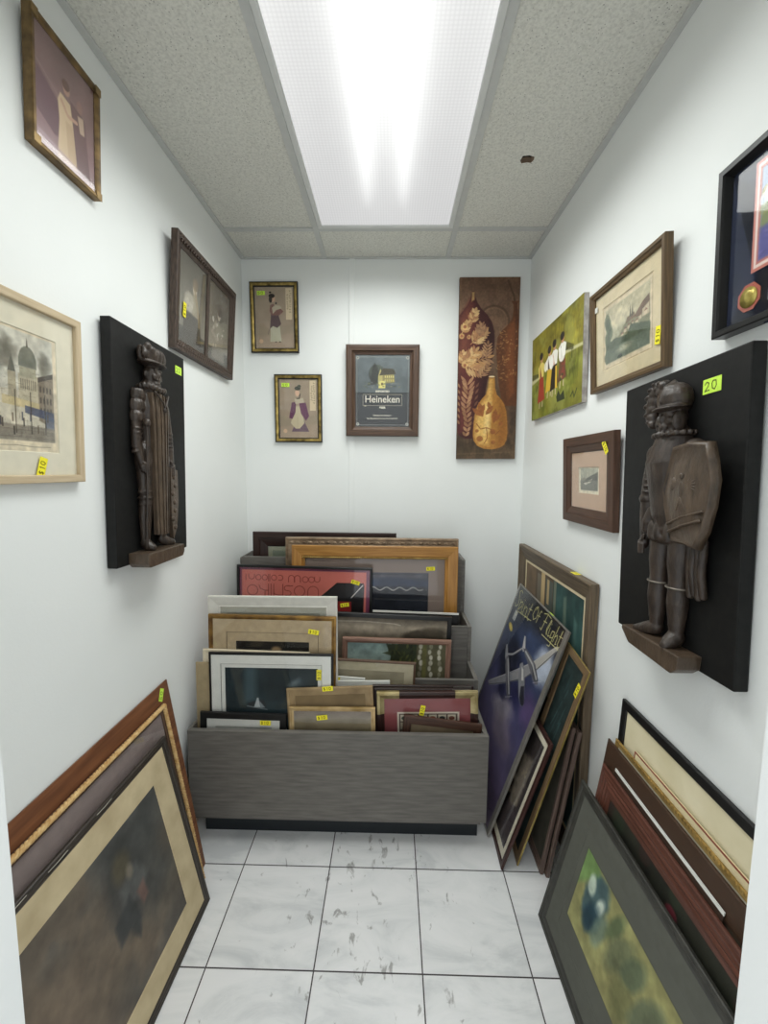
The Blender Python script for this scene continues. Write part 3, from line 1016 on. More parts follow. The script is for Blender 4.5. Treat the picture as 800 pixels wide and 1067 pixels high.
f = framed('beer_mirror', 'brown-framed beer sign with white lettering, hung over the wall strip', 'sign', None, Matrix.Translation((0, -.0085, 0)) @ on_wall('B', -.052, 1.798, .451, .028, .004), .368, .451,
           [(0, 0), (0, .022), (.003, .027), (.010, .028), (.030, .027), (.034, .020), (.040, .016), (.048, .014), (.048, 0)], wood('#3e2d23', '#5f4838', .4, 8, name='walnut'), art=art_beer, pmat=M_GLOSSY, pz=.010)
M_LETTER = plain('#d9d4c4', .5, name='printed_letters', var=.03)
M_LETTER2 = plain('#cfcbbb', .5, name='printed_letters_small', var=.03)
pw, ph = .278, .361
ty = lambda q: .048 + ph * (1 - q)
t = text_mesh('Heineken', 'lettering', .049, M_LETTER, f, (0, ty(.622), .0106), .0004, .0005, sx=.95)
text_mesh('IMPORTED', 'lettering', .0125, M_LETTER2, f, (0, ty(.513), .0106), .0003, .0009, sx=1.15)
text_mesh('BEER', 'lettering', .0125, M_LETTER2, f, (0, ty(.735), .0106), .0003, .0009, sx=1.15)
text_mesh('Distributed in Singapore', 'lettering', .0095, M_LETTER2, f, (0, ty(.842), .0106), .0003, .0003)
text_mesh('Van Munching & Co. Inc. New York N.Y.', 'lettering', .0095, M_LETTER2, f, (0, ty(.885), .0106), .0003, .0003)

# -- tall canvas with three vases
def art_vases(w, h):
    a = Art(w, h, .0016, '#5d4332')
    a.vgrad([(0, '#5f4534'), (.12, '#6b5140'), (.4, '#6f5642'), (.75, '#46362b'), (.92, '#453729'), (1, '#574735')])
    a.mottle(.16, 7, 4); a.mottle(.35, 16, 5, 1, .4, '#7d634b')
    # scrolled panel behind
    for rr_, c, wd in ((.25, '#4b3628', .030), (.215, '#7f654d', .012)):
        P = [(.58 - rr_, .25)] + [(.58 + rr_ * math.cos(t), .235 - rr_ * .33 * math.sin(t)) for t in [math.pi - math.pi * k / 16 for k in range(17)]] + [(.58 + rr_, .30)]
        a.line(P, wd, c, .75, 4)
    a.line([(.80, .02), (.90, .10), (.93, .16)], .028, '#4a3426', .8, 3)
    # right vase, rust with a flared lip
    P = [(.86, .128), (.985, .128), (.965, .142), (.968, .19), (1.0, .225), (1.0, .70), (.76, .70), (.69, .58), (.645, .45), (.63, .38), (.65, .32), (.72, .285), (.82, .255), (.885, .22), (.90, .18), (.895, .145)]
    a.poly(P, '#5d3822', 1, 2)
    a.poly([(.80, .27), (.92, .22), (1, .26), (1, .62), (.86, .66), (.78, .45)], '#834c2a', .65, 16)
    a.poly([(.93, .14), (1, .22), (1, .70), (.95, .60)], '#4d2d1c', .6, 8)
    rr = random.Random(3)
    for k in range(90):
        a.leaf(rr.uniform(.66, .98), rr.uniform(.29, .56), rr.uniform(.03, .07), .010, rr.uniform(-3.1, 0), rr.choice(['#a97d4c', '#8d5f38', '#b98d5c']), .5)
    # left vase, burgundy
    L = [(.205, .075), (.25, .075), (.262, .105), (.30, .135), (.36, .165), (.47, .20), (.55, .24), (.59, .29), (.598, .35), (.575, .42), (.52, .52), (.47, .61), (.43, .72), (.40, .80), (.36, .86), (.28, .885), (.14, .885), (.03, .865), (0, .82), (0, .205), (.06, .18), (.13, .15), (.18, .115)]
    a.poly(L, '#41201f', 1, 2)
    a.poly([(.02, .21), (.20, .11), (.30, .18), (.34, .34), (.28, .60), (.18, .84), (.02, .85)], '#66312b', .75, 20)
    a.poly([(.02, .22), (.16, .14), (.22, .24), (.14, .44), (.02, .52)], '#7d4a38', .6, 20)
    a.poly([(.50, .23), (.585, .29), (.59, .36), (.46, .62), (.38, .84), (.36, .70), (.48, .45)], '#2b1617', .7, 14)
    pal = ['#c9a470', '#bb8f5e', '#a87a55', '#d2b07c']
    def spray(x, y, ang, L_, n, lw, c, spread=.75):
        st = [(x + L_ * q * math.cos(ang), y + L_ * q * math.sin(ang) / a.a) for q in (0, .3, .6, .9)]
        a.line(st, .012, c, .9)
        for k in range(n):
            q = .12 + .85 * k / n
            px_, py_ = x + L_ * q * math.cos(ang), y + L_ * q * math.sin(ang) / a.a
            for sg in (-1, 1):
                a.leaf(px_, py_, L_ * (.62 - .28 * q), lw, ang + sg * spread, rr.choice(pal) if px_ < .33 else rr.choice(['#a07a5a', '#8f6a50', '#b08a62']), .92)
        a.leaf(st[-1][0], st[-1][1], L_ * .3, lw, ang, c, .9)
    spray(.20, .25, -1.25, .24, 4, .026, '#c9a470'); spray(.05, .30, -1.0, .22, 4, .026, '#c9a470')
    spray(.20, .36, -.75, .34, 5, .026, '#bb8f5e'); spray(.30, .36, -1.35, .30, 4, .024, '#b08a62')
    spray(.08, .475, -.30, .46, 6, .027, '#bb8f5e'); spray(.08, .475, -.85, .34, 5, .027, '#c9a470'); spray(.08, .475, .35, .34, 5, .025, '#a87a55'); spray(.06, .475, -1.5, .22, 4, .026, '#c9a470')
    spray(.44, .33, -1.9, .26, 4, .02, '#a07a5a'); spray(.46, .44, -1.45, .26, 4, .018, '#94704f'); spray(.36, .54, -.9, .24, 4, .018, '#94704f')
    for k in range(12):
        y = .555 + .026 * k
        x = .16 + .02 * math.sin(k * .9)
        for sg in (-1, 1):
            a.leaf(x, y + .03, .20 - .009 * k, .026, -1.57 + sg * .62, rr.choice(['#a87f5e', '#96704f', '#b58c66']), .85)
    for k in range(7):
        y = .60 + .034 * k
        a.leaf(.30 - .006 * k, y, .11, .018, -1.0, '#7d5742', .7); a.leaf(.04, y, .10, .018, -2.1, '#a07a58', .8)
    for x, y, r_ in ((.10, .265, .055), (.05, .315, .045), (.17, .32, .035), (.11, .475, .05)):
        a.ell(x, y, r_, r_, '#dcb878', .8, 0, 4, .25, 2)
        a.ell(x, y, r_ * .5, r_ * .5, '#8f4d38', .8, 0, 3)
    a.poly([(.205, .078), (.25, .078), (.25, .12), (.20, .13)], '#b3925c', .85, 4)
    # golden bottle
    B = [(.525, .535), (.615, .535), (.622, .555), (.63, .60), (.66, .635), (.73, .66), (.79, .69), (.83, .73), (.85, .79), (.86, .85), (.85, .89), (.81, .92), (.72, .938), (.60, .946), (.46, .942), (.35, .925), (.285, .895), (.27, .86), (.28, .80), (.30, .74), (.34, .695), (.41, .66), (.48, .635), (.51, .60), (.52, .56)]
    a.poly(B, '#a97638', 1, 2)
    a.poly([(.53, .56), (.575, .55), (.57, .66), (.54, .92), (.38, .915), (.31, .87), (.32, .77), (.40, .69), (.50, .65)], '#dfb76a', .85, 16)
    a.poly([(.48, .70), (.56, .68), (.55, .84), (.46, .86)], '#f0d592', .7, 14)
    a.poly([(.70, .66), (.83, .73), (.86, .86), (.80, .92), (.68, .94), (.70, .78)], '#8a5728', .7, 20)
    a.ell(.57, .537, .05, .012, '#e6d6ae'); a.ell(.57, .545, .035, .008, '#6b4726', .8)
    R_ = '#8f5730'
    spray2 = [(.44, .76, .26, -1.9, .05), (.44, .76, .24, -2.5, .045), (.48, .75, .20, -.9, .045), (.62, .80, .26, -1.45, .05), (.60, .79, .20, -.75, .04), (.40, .74, .16, -1.2, .04), (.56, .72, .14, -1.9, .035)]
    for x, y, q, an, lw in spray2:
        a.leaf(x, y, q, lw, an, R_, .9)
    a.line([(.33, .80), (.40, .83), (.50, .822), (.58, .832), (.66, .86), (.72, .84)], .016, R_, .9)
    a.line([(.50, .822), (.52, .88), (.47, .91)], .014, R_, .9)
    for x, y, r_ in ((.61, .845, .048), (.39, .885, .055), (.62, .905, .035), (.74, .80, .04), (.34, .84, .03)):
        a.ell(x, y, r_, r_ * .9, R_, .85, 0, 2)
    a.line([(0, .972), (.4, .968), (1, .960)], .010, '#75634a', .6, 5)
    a.mottle(.14, 40, 9)
    return a
def canvas(name, label, M, w, h, t, art, side):
    root = empty(name, M, label, 'painting')
    A = art(w, h)
    A.grid('picture', w, h, M_CANVAS, root, (0, h / 2, t))
    mb = MB()
    mb.box((-w / 2, 0, 0), (w / 2, h, t - .0004))
    mb.build('stretched_sides', side, root)
    return root
canvas('canvas_painting', 'tall narrow canvas of three patterned vases on the back wall', on_wall('B', .476, 1.905, .886, .02, 0, .4), .297, .886, .02, art_vases, plain('#59402f', .8, name='painted_canvas_edge', var=.2))

# -- green canvas of women in a field
def art_field(w, h):
    a = Art(w, h, .0017, '#7f8a2e')
    a.vgrad([(0, '#7b7a22'), (.35, '#938c2a'), (.55, '#7f8a2c'), (1, '#6d7a26')])
    a.C *= np.array([.90, .86, .95])
    a.mottle(.42, 7, 2, 1, 1.6); a.mottle(.22, 30, 21, 2.2, .6)
    a.mottle(.5, 5, 8, 1, 1, '#8f8430')
    a.mottle(.45, 9, 12, 1, 1, '#a0a45c')
    a.poly([(0, .50), (.28, .49), (.28, .52), (0, .56)], '#c9c59a', .9, 3)
    a.poly([(.66, .40), (1, .44), (1, .47), (.66, .44)], '#c9c59a', .9, 3)
    for k in range(9):
        a.rect(.02 + k * .022, .44 + .004 * k, .035 + k * .022, .51, '#25281c', .9); a.rect(.68 + k * .02, .30 + .012 * k, .694 + k * .02, .40 + .006 * k, '#2b2f22', .85)
    rr = random.Random(5)
    def woman(x, y, s, skirt, blouse, vest):
        a.poly([(x - .080, y), (x - .038, y - .55 * s), (x + .045, y - .55 * s), (x + .080, y - .02)], skirt, 1, 2)
        a.poly([(x - .055, y - .50 * s), (x - .070, y - .72 * s), (x, y - .83 * s), (x + .072, y - .74 * s), (x + .055, y - .50 * s)], blouse, 1, 2)
        a.poly([(x - .03, y - .5 * s), (x - .03, y - .76 * s), (x + .01, y - .5 * s)], vest, .9, 2)
        a.ell(x + .005, y - .88 * s, .028, .036, '#b98a63')
        a.ell(x - .004, y - .93 * s, .038, .030, '#2b2620')
        a.line([(x - .03, y), (x - .035, y + .06)], .014, '#c9b79a'); a.line([(x + .03, y), (x + .03, y + .05)], .014, '#c9b79a')
    woman(.23, .82, .58, '#9b3d2b', '#d9c56a', '#8a3a36')
    woman(.41, .74, .50, '#cfa936', '#e8e4d8', '#4a3a30')
    woman(.51, .75, .54, '#2b241d', '#e9e6dc', '#c98f70')
    a.poly([(.535, .50), (.56, .50), (.575, .74), (.53, .74)], '#d8b03c', 1, 2)
    woman(.66, .70, .50, '#6b4a35', '#eceadf', '#3a3028')
    for k in range(14):
        a.ell(rr.uniform(.61, .71), rr.uniform(.50, .68), .014, .014, rr.choice(['#8f3f34', '#b59a5a', '#3d4a2b']), .8)
    a.ell(.655, .42, .06, .055, '#f1efe6', .9, 0, 2); a.ell(.455, .44, .045, .05, '#f1efe6', .85, 0, 2); a.ell(.33, .44, .035, .04, '#efece2', .85, 0, 2)
    a.poly([(.56, .84), (.60, .78), (.64, .84), (.70, .80), (.72, .90), (.58, .90)], '#27301f', .9, 2)
    a.line([(.82, .90), (.86, .86), (.88, .92), (.92, .85)], .014, '#3b441d', .9)
    a.line([(.83, .40), (.83, .52)], .012, '#3f4a20', .8)
    return a
canvas('canvas_painting', 'unframed green canvas of women in long skirts crossing a field', on_wall('R', 1.737, 1.823, .367, .018, .010, .4), .515, .367, .018, art_field, noisy('primed_canvas_edge', '#8e8781', '#c9c4bd', 30, .85))

# -- castle etching
def art_castle(w, h):
    a = Art(w, h, .0013, '#cdbb98')
    a.rect(.03, .03, .97, .97, '#cfc0a2')
    a.line([(.03, .03), (.97, .03), (.97, .97), (.03, .97), (.03, .03)], .006, '#8a7a5e', .8)
    a.rect(.07, .09, .93, .90, '#aaa78c')
    a.rect(.07, .09, .93, .36, '#b9b092', .9, 8)
    a.ell(.35, .30, .20, .10, '#d3c9ab', .7, 0, 12)
    def hill(pts, c, s): a.poly(pts, c, .95, 2, .02, s)
    hill([(.30, .62), (.50, .44), (.64, .40), (.78, .44), (.93, .36), (.93, .70), (.3, .70)], '#7e7d63', 1)
    a.poly([(.50, .45), (.52, .38), (.66, .36), (.68, .44)], '#75624e')
    for x in (.585, .625):
        a.poly([(x - .016, .40), (x, .22), (x + .016, .40)], '#4f4a40')
    a.poly([(.66, .42), (.80, .30), (.92, .25), (.93, .42), (.7, .46)], '#6d5747', 1, 2)
    a.poly([(.80, .40), (.92, .35), (.92, .50), (.80, .50)], '#c4b497', .9, 2)
    for x, y in ((.46, .52), (.53, .50), (.60, .49), (.68, .50), (.74, .46), (.40, .57), (.84, .44)):
        a.rect(x, y, x + .05, y + .05, '#c9b79a', .85, 2); a.poly([(x - .01, y), (x + .025, y - .03), (x + .06, y)], '#7d5a4a', .9)
    for k in range(9):
        a.ell(.10 + .022 * (k % 4), .24 + .07 * k, .055, .075, '#4e5a48', .7, 0, 4, .35, k)
    hill([(.07, .60), (.30, .58), (.52, .62), (.60, .50), (.74, .56), (.93, .60), (.93, .72), (.07, .78)], '#4d5946', 7)
    a.rect(.07, .70, .93, .90, '#5f6a5c', .9, 4)
    a.ell(.46, .77, .12, .035, '#b9b69c', .8, 0, 8)
    for k in range(12):
        a.line([(.10 + .06 * k, .73 + .01 * (k % 3)), (.14 + .06 * k, .75 + .012 * (k % 3))], .006, '#3d483d', .6)
    a.ell(.38, .87, .05, .02, '#2e352c', .9)
    a.mottle(.18, 20, 4)
    return a
f = framed('framed_print', 'brown-framed etching of a twin-spired castle above a river', 'picture', None, on_wall('R', 1.225, 1.809, .310, .022, .020), .370, .310, [(0, 0), (0, .020), (.002, .022), (.010, .022), (.012, .019), (.018, .017), (.020, .013), (.020, 0)], wood('#46351f', '#6a5335', .45, 8, name='brown_wood'), [(.040, M_IVORY)], art_castle, pz=.008)
price_tag(f, .150, .085, .0135, 1.45, '$10', .044, .020)
m = MB(); m.box((-.166, .250, .0128), (-.150, .266, .0134)); m.build('paper_label', plain('#dcdcd4', .8, name='paper'), f)

# -- small boat picture
def art_boat(w, h):
    a = Art(w, h, .0010, '#ded6bd')
    a.rect(.10, .09, .90, .85, '#8f8d7f')
    a.rect(.10, .09, .90, .42, '#a9a896', 1, 6)
    a.poly([(.35, .45), (.60, .32), (.90, .20), (.90, .50), (.35, .55)], '#5a5b55', .9, 4)
    a.rect(.10, .50, .90, .85, '#73746b', .85, 6)
    a.poly([(.22, .58), (.55, .48), (.66, .42), (.62, .54), (.34, .66)], '#c9c5b4', .95, 2)
    a.line([(.22, .58), (.62, .50)], .02, '#35352f', .8)
    a.mottle(.18, 14, 2)
    return a
f = framed('framed_print', 'small brown-framed print of a beached boat with pinkish mat', 'picture', None, on_wall('R', 1.402, 1.370, .303, .020, .014), .358, .303, [(0, 0), (0, .018), (.002, .020), (.030, .020), (.031, .017), (.034, .017), (.052, .013), (.056, .010), (.056, 0)], wood('#3b2719', '#55392a', .5, 7, name='dark_brown_wood'), [(.050, plain('#c9a98f', .9, name='pink_mat_board', var=.05)), (.0, M_CREAM)], art_boat, pz=.006)
price_tag(f, .128, .256, .0195, -1.0, '$10', .044, .020)

# -- black shadow box with medal
f = framed('framed_display', 'black frame with navy mat and gold medal, cut off at the right edge', 'picture', None, on_wall('R', .675, 1.827, .317, .028, .012), .42, .317, [(0, 0), (0, .026), (.002, .028), (.012, .028), (.014, .024), (.018, .012), (.018, 0)], M_BLACK, [(.300, plain('#1f2740', .85, name='navy_mat_board', var=.1))], pz=.009, glass=True)
def art_medalpic(w, h):
    a = Art(w, h, .0013, '#c2766a')
    a.rect(.03, .03, .97, .97, '#e3cfc6'); a.rect(.06, .06, .94, .94, '#b96c62'); a.rect(.09, .09, .91, .91, '#6f7fa8')
    a.vgrad_ = None
    a.poly([(.09, .09), (.91, .09), (.91, .40), (.09, .46)], '#9fb0c8', 1, 4)
    a.poly([(.09, .52), (.3, .38), (.5, .30), (.7, .42), (.91, .36), (.91, .62), (.09, .66)], '#6d7a3f', 1, 4, .03, 3)
    a.spots(26, .12, .30, .88, .55, .05, ['#dfe3ea', '#8a8f4a', '#b5a05a'], .7, 4)
    a.poly([(.09, .62), (.91, .58), (.91, .91), (.09, .91)], '#4a478a', 1, 6)
    a.spots(40, .1, .62, .9, .9, .04, ['#5a58a8', '#3a3872', '#7a70b0'], .6, 6, .3)
    return a
art_medalpic(.16, .19).grid('picture', .16, .19, M_GLOSSY, f, (-.016 - .045 + .0, .192, .0112))
m = MB(); m.prism([(-.142 + .026 * math.cos(math.pi / 8 + k * math.pi / 4), .056 + .026 * math.sin(math.pi / 8 + k * math.pi / 4)) for k in range(8)], .0105, .0118)
m.build('medal_mount', plain('#b0604f', .8, name='red_mat_board'), f)
m = MB(); m.tube([(-.142, .056, .0112), (-.142, .056, .0132)], [.0185, .0185], 28, cap=False); m.ball((-.142, .058, .0132), (.010, .011, .0012)); m.build('medal', noisy('medal_gold', '#8a7a34', '#c9b765', 60, .35, .6), f)
m = MB(); m.box((-.102, .036, .0105), (-.030, .062, .0116)); m.build('name_plate', plain('#d9dade', .4, name='engraved_plate', var=.03), f)
# ------------------------------------------------------------------ pictures leaning on the left wall
# brown board
t = .004
root = empty('wooden_board', leaning([-.651, .520, 0, .004, .159, 0, .80, .694], -1, t), 'reddish-brown wooden board leaning at the back of the left stack', 'board')
m = MB(); m.box((-.4, 0, 0), (.4, .694, t))
m.build('panel', wood('#5f3a26', '#835538', .45, 6, (1, 10, 1), 'reddish_veneer'), root, .0015)
price_tag(root, .355, .662, t + .0007, 1.0, '50', .040, .020, GRN, '#4e6a20', label='lime green price sticker')

# rope-edged frame
t = .008
root = framed('framed_print', 'rope-edged picture with mauve mat, second in the left stack', 'picture', None, leaning([-.634, .509, 0, .010, .172, 0, .75, .641], -1, t), .75, .641, prof_flat(.020, t, .001), wood('#3f2c22', '#5a4232', .5, 8), [(.13, plain('#8d7f7b', .9, name='mauve_mat_board', var=.06))], lambda w, h: Art(w, h, .006, '#6f665f').mottle(.2, 4, 1), pz=.0015)
m = MB()
W_, H_ = .75, .641
path = []
def along(q):
    P = [(-W_ / 2, H_), (W_ / 2, H_), (W_ / 2, .012)]
    Ls = [W_, H_ - .012]
    for i, L in enumerate(Ls):
        if q <= L or i == 1:
            f_ = min(q / L, 1)
            d = Vector((P[i + 1][0] - P[i][0], P[i + 1][1] - P[i][1], 0)).normalized()
            return Vector((P[i][0] + (P[i + 1][0] - P[i][0]) * f_, P[i][1] + (P[i + 1][1] - P[i][1]) * f_, 0)), d
        q -= L
Ltot = H_ - .012 + W_
for ph0 in (0, 2.094, 4.189):
    P = []
    n = 330
    for k in range(n + 1):
        c, d = along(Ltot * k / n)
        nrm = Vector((d.y, -d.x, 0))
        an = ph0 + 2 * math.pi * (Ltot * k / n) / .030
        P.append(c - nrm * (-.004) + nrm * (.0035 * math.cos(an)) + Vector((0, 0, t + .002 + .0035 * math.sin(an))))
    m.tube(P, .0042, 6)
m.build('rope_trim', noisy('twisted_rope', '#b58a52', '#dcbd86', 60, .8), root)

# dark framed painting with cream mat
def art_rider(w, h):
    a = Art(w, h, .0022, '#5b5349')
    a.vgrad([(0, '#4a4a48'), (.35, '#5d564d'), (.7, '#61584c'), (1, '#54504a')])
    a.mottle(.22, 5, 3); a.mottle(.5, 4, 8, 1, 1, '#776654')
    a.poly([(0, .45), (.45, .25), (.62, .5), (.5, 1), (0, 1)], '#6f6152', .6, 40)
    a.poly([(.62, .02), (.98, .02), (.98, .62), (.80, .75), (.66, .45)], '#434645', .7, 40)
    a.ell(.70, .30, .10, .20, '#3b3b39', .7, .1, 14, .25, 3)
    a.ell(.70, .22, .05, .06, '#5f563f', .6, 0, 10)
    a.poly([(.66, .33), (.78, .30), (.82, .44), (.76, .52), (.66, .46)], '#5f605e', .8, 8, .01)
    a.poly([(.60, .48), (.70, .42), (.74, .60), (.70, .72), (.66, .60), (.60, .62)], '#383a3a', .85, 6, .01)
    a.poly([(.74, .46), (.79, .44), (.80, .56), (.76, .58)], '#7a5d54', .8, 5)
    a.ell(.735, .30, .02, .03, '#82796b', .8, 0, 5)
    a.mottle(.18, 18, 5)
    return a
t = .009
root = framed('framed_painting', 'dark-framed murky painting with wide cream mat, front of the left stack', 'picture', None, leaning([-.594, .43, 0, .022, .219, 0, .77, .575], -1, t), .77, .575, [(0, 0), (0, t - .002), (.002, t), (.010, t - .001), (.012, t - .003), (.018, t - .003), (.022, t - .005), (.022, 0)], wood('#26211d', '#474039', .4, 9, (1, 16, 1), 'worn_black_wood'), [(.070, noisy('aged_cream_mat', '#b3a280', '#cbbb97', 14, .9))], art_rider, M_CANVAS, glass=False, pz=.002)
root['label'] = 'dark-framed murky painting with wide cream mat, front of the left stack'
for x0, x1, y in ((-.30, -.10, .569), (-.05, .0, .566), (.09, .14, .570), (-.22, -.16, .562)):
    m = MB(); m.tube([(x0, y, t + .0002), ((x0 + x1) / 2, y - .001, t + .0004), (x1, y, t + .0002)], .0009, 5)
    m.build('scratch', plain('#b9b3a6', .5, name='bare_scratch'), root)

# ------------------------------------------------------------------ pictures leaning in the right back corner
def art_window(w, h):
    a = Art(w, h, .0018, '#3c5450')
    a.vgrad([(0, '#2f4a48'), (.5, '#3f625c'), (1, '#2c4644')])
    a.mottle(.3, 6, 2, 2, .6)
    a.rect(0, 0, .22, 1, '#6f5b44')
    a.mottle(.2, 10, 3)
    a.rect(.22, 0, .55, .38, '#5a4a3a'); a.rect(.25, .02, .36, .20, '#7b7464', .8); a.rect(.42, .02, .54, .20, '#56625e', .8)
    a.rect(.33, 0, .40, .60, '#c3a97a', 1, 2); a.rect(.44, .02, .48, .14, '#b49d72')
    a.poly([(.22, .20), (.56, .24), (.56, .34), (.22, .28)], '#cdb180', 1, 2)
    a.rect(.28, .28, .56, .62, '#bda172'); a.rect(.30, .34, .36, .44, '#3e352c'); a.rect(.43, .36, .53, .48, '#42382e')
    a.rect(.56, 0, .60, 1, '#86836d', .7)
    a.poly([(.72, .05), (.76, .04), (.78, .30), (.72, .34)], '#7f8b78', .6, 6)
    a.poly([(.88, .10), (.92, .12), (.9, .6), (.84, .7)], '#5f8178', .7, 10)
    return a
t = .027
p_ = [.646, 1.309, 0, 0, 0, 0, .755, 1.037]
root = framed('framed_painting', 'large taupe-framed window painting standing at the back of the corner stack', 'picture', None, leaning(p_, 1, t), .755, 1.037, [(0, 0), (0, t - .003), (.003, t), (.010, t), (.014, t - .004), (.050, t - .012), (.064, t - .016), (.064, 0)], wood('#4d4032', '#74644f', .5, 7, (1, 18, 1), 'taupe_wood'), [(.012, M_IVORY)], art_window, M_CANVAS, glass=False, pz=.008)
m = MB()
o = price_tag(root, .215, 1.0374, t - .006, 0, '$10', .040, .022)
o.rotation_euler = (-math.pi / 2 + .0, 0, 0)
o.location = (.235, 1.0382, t * .5)

# gold-edged dark teal painting
def art_falls(w, h):
    a = Art(w, h, .002, '#23302f')
    a.mottle(.4, 6, 3)
    for k in range(40):
        x = random.uniform(.35, .75); y = random.uniform(.05, .9)
        a.line([(x, y), (x - random.uniform(.02, .10), y + random.uniform(.04, .12))], .02, random.choice(['#3f6064', '#55797a', '#2d474a']), .6, 3)
    a.poly([(0, .5), (.4, .6), (.3, 1), (0, 1)], '#3d352a', .6, 12)
    return a
t = .007
root = framed('framed_painting', 'brass-edged dark teal painting tilted in the right corner stack', 'picture', None, leaning([.458, 1.342, 0, .03, .221, .106, .187, .791], 1, t), .187, .791, [(0, 0), (0, t - .001), (.002, t), (.026, t - .001), (.028, t - .003), (.028, 0)], [wood('#5d4a35', '#8a7252', .45, 9, (1, 20, 1), 'tan_wood')], (), art_falls, M_CANVAS, glass=False, pz=.002)
m = MB(); loft_ring(m, .1876, .7916, [(0, .0005), (0, t - .001)], -.0003, False)
m.build('brass_edge', noisy('brass_strip', '#8d7a3c', '#bda862', 20, .4, .5), root)
price_tag(root, .068, .705, t + .0004, 1.45, '$10', .048, .020)

# maroon framed photograph
def art_photo(w, h):
    a = Art(w, h, .0015, '#3a3434')
    a.mottle(.3, 6, 2)
    a.poly([(.30, .25), (.80, .20), (.85, .60), (.55, .75), (.40, .60)], '#8a8072', .9, 14, .04, 2)
    a.spots(30, .3, .25, .8, .65, .05, ['#b3a995', '#6d6458', '#9c907c'], .6, 3, 1.2)
    a.poly([(0, .75), (1, .65), (1, 1), (0, 1)], '#4a4144', .7, 8)
    return a
t = .008
root = framed('framed_photograph', 'maroon-framed photograph with cream mat leaning low beside the bin', 'picture', None, leaning([.397, 1.322, .001, .03, .313, -.007, .26, .498], 1, t), .26, .498, [(0, 0), (0, t - .002), (.002, t), (.016, t), (.019, t - .004), (.019, 0)], wood('#2c1714', '#472a24', .4, 8, (1, 16, 1), 'maroon_wood'), [(.022, M_CREAM)], art_photo, pz=.002)

# two narrow dark frames side by side
for p_, lab in (([.546, 1.300, 0, 0, .156, 0, .35, .541], 'dark brown frame closest to the right wall, behind its twin'), ([.529, 1.311, 0, 0, .155, 0, .35, .548], 'dark brown frame with dull grey-green picture, before its twin')):
    t = .012
    framed('framed_print', lab, 'picture', None, leaning(p_, 1, t), p_[6], p_[7], prof_step(.026, t), wood('#4a3a34', '#7a675c', .4, 8, (1, 18, 1), 'umber_wood'), (), lambda w, h: Art(w, h, .004, '#4c4a40').mottle(.25, 5, 6), pz=.001, glass=False)

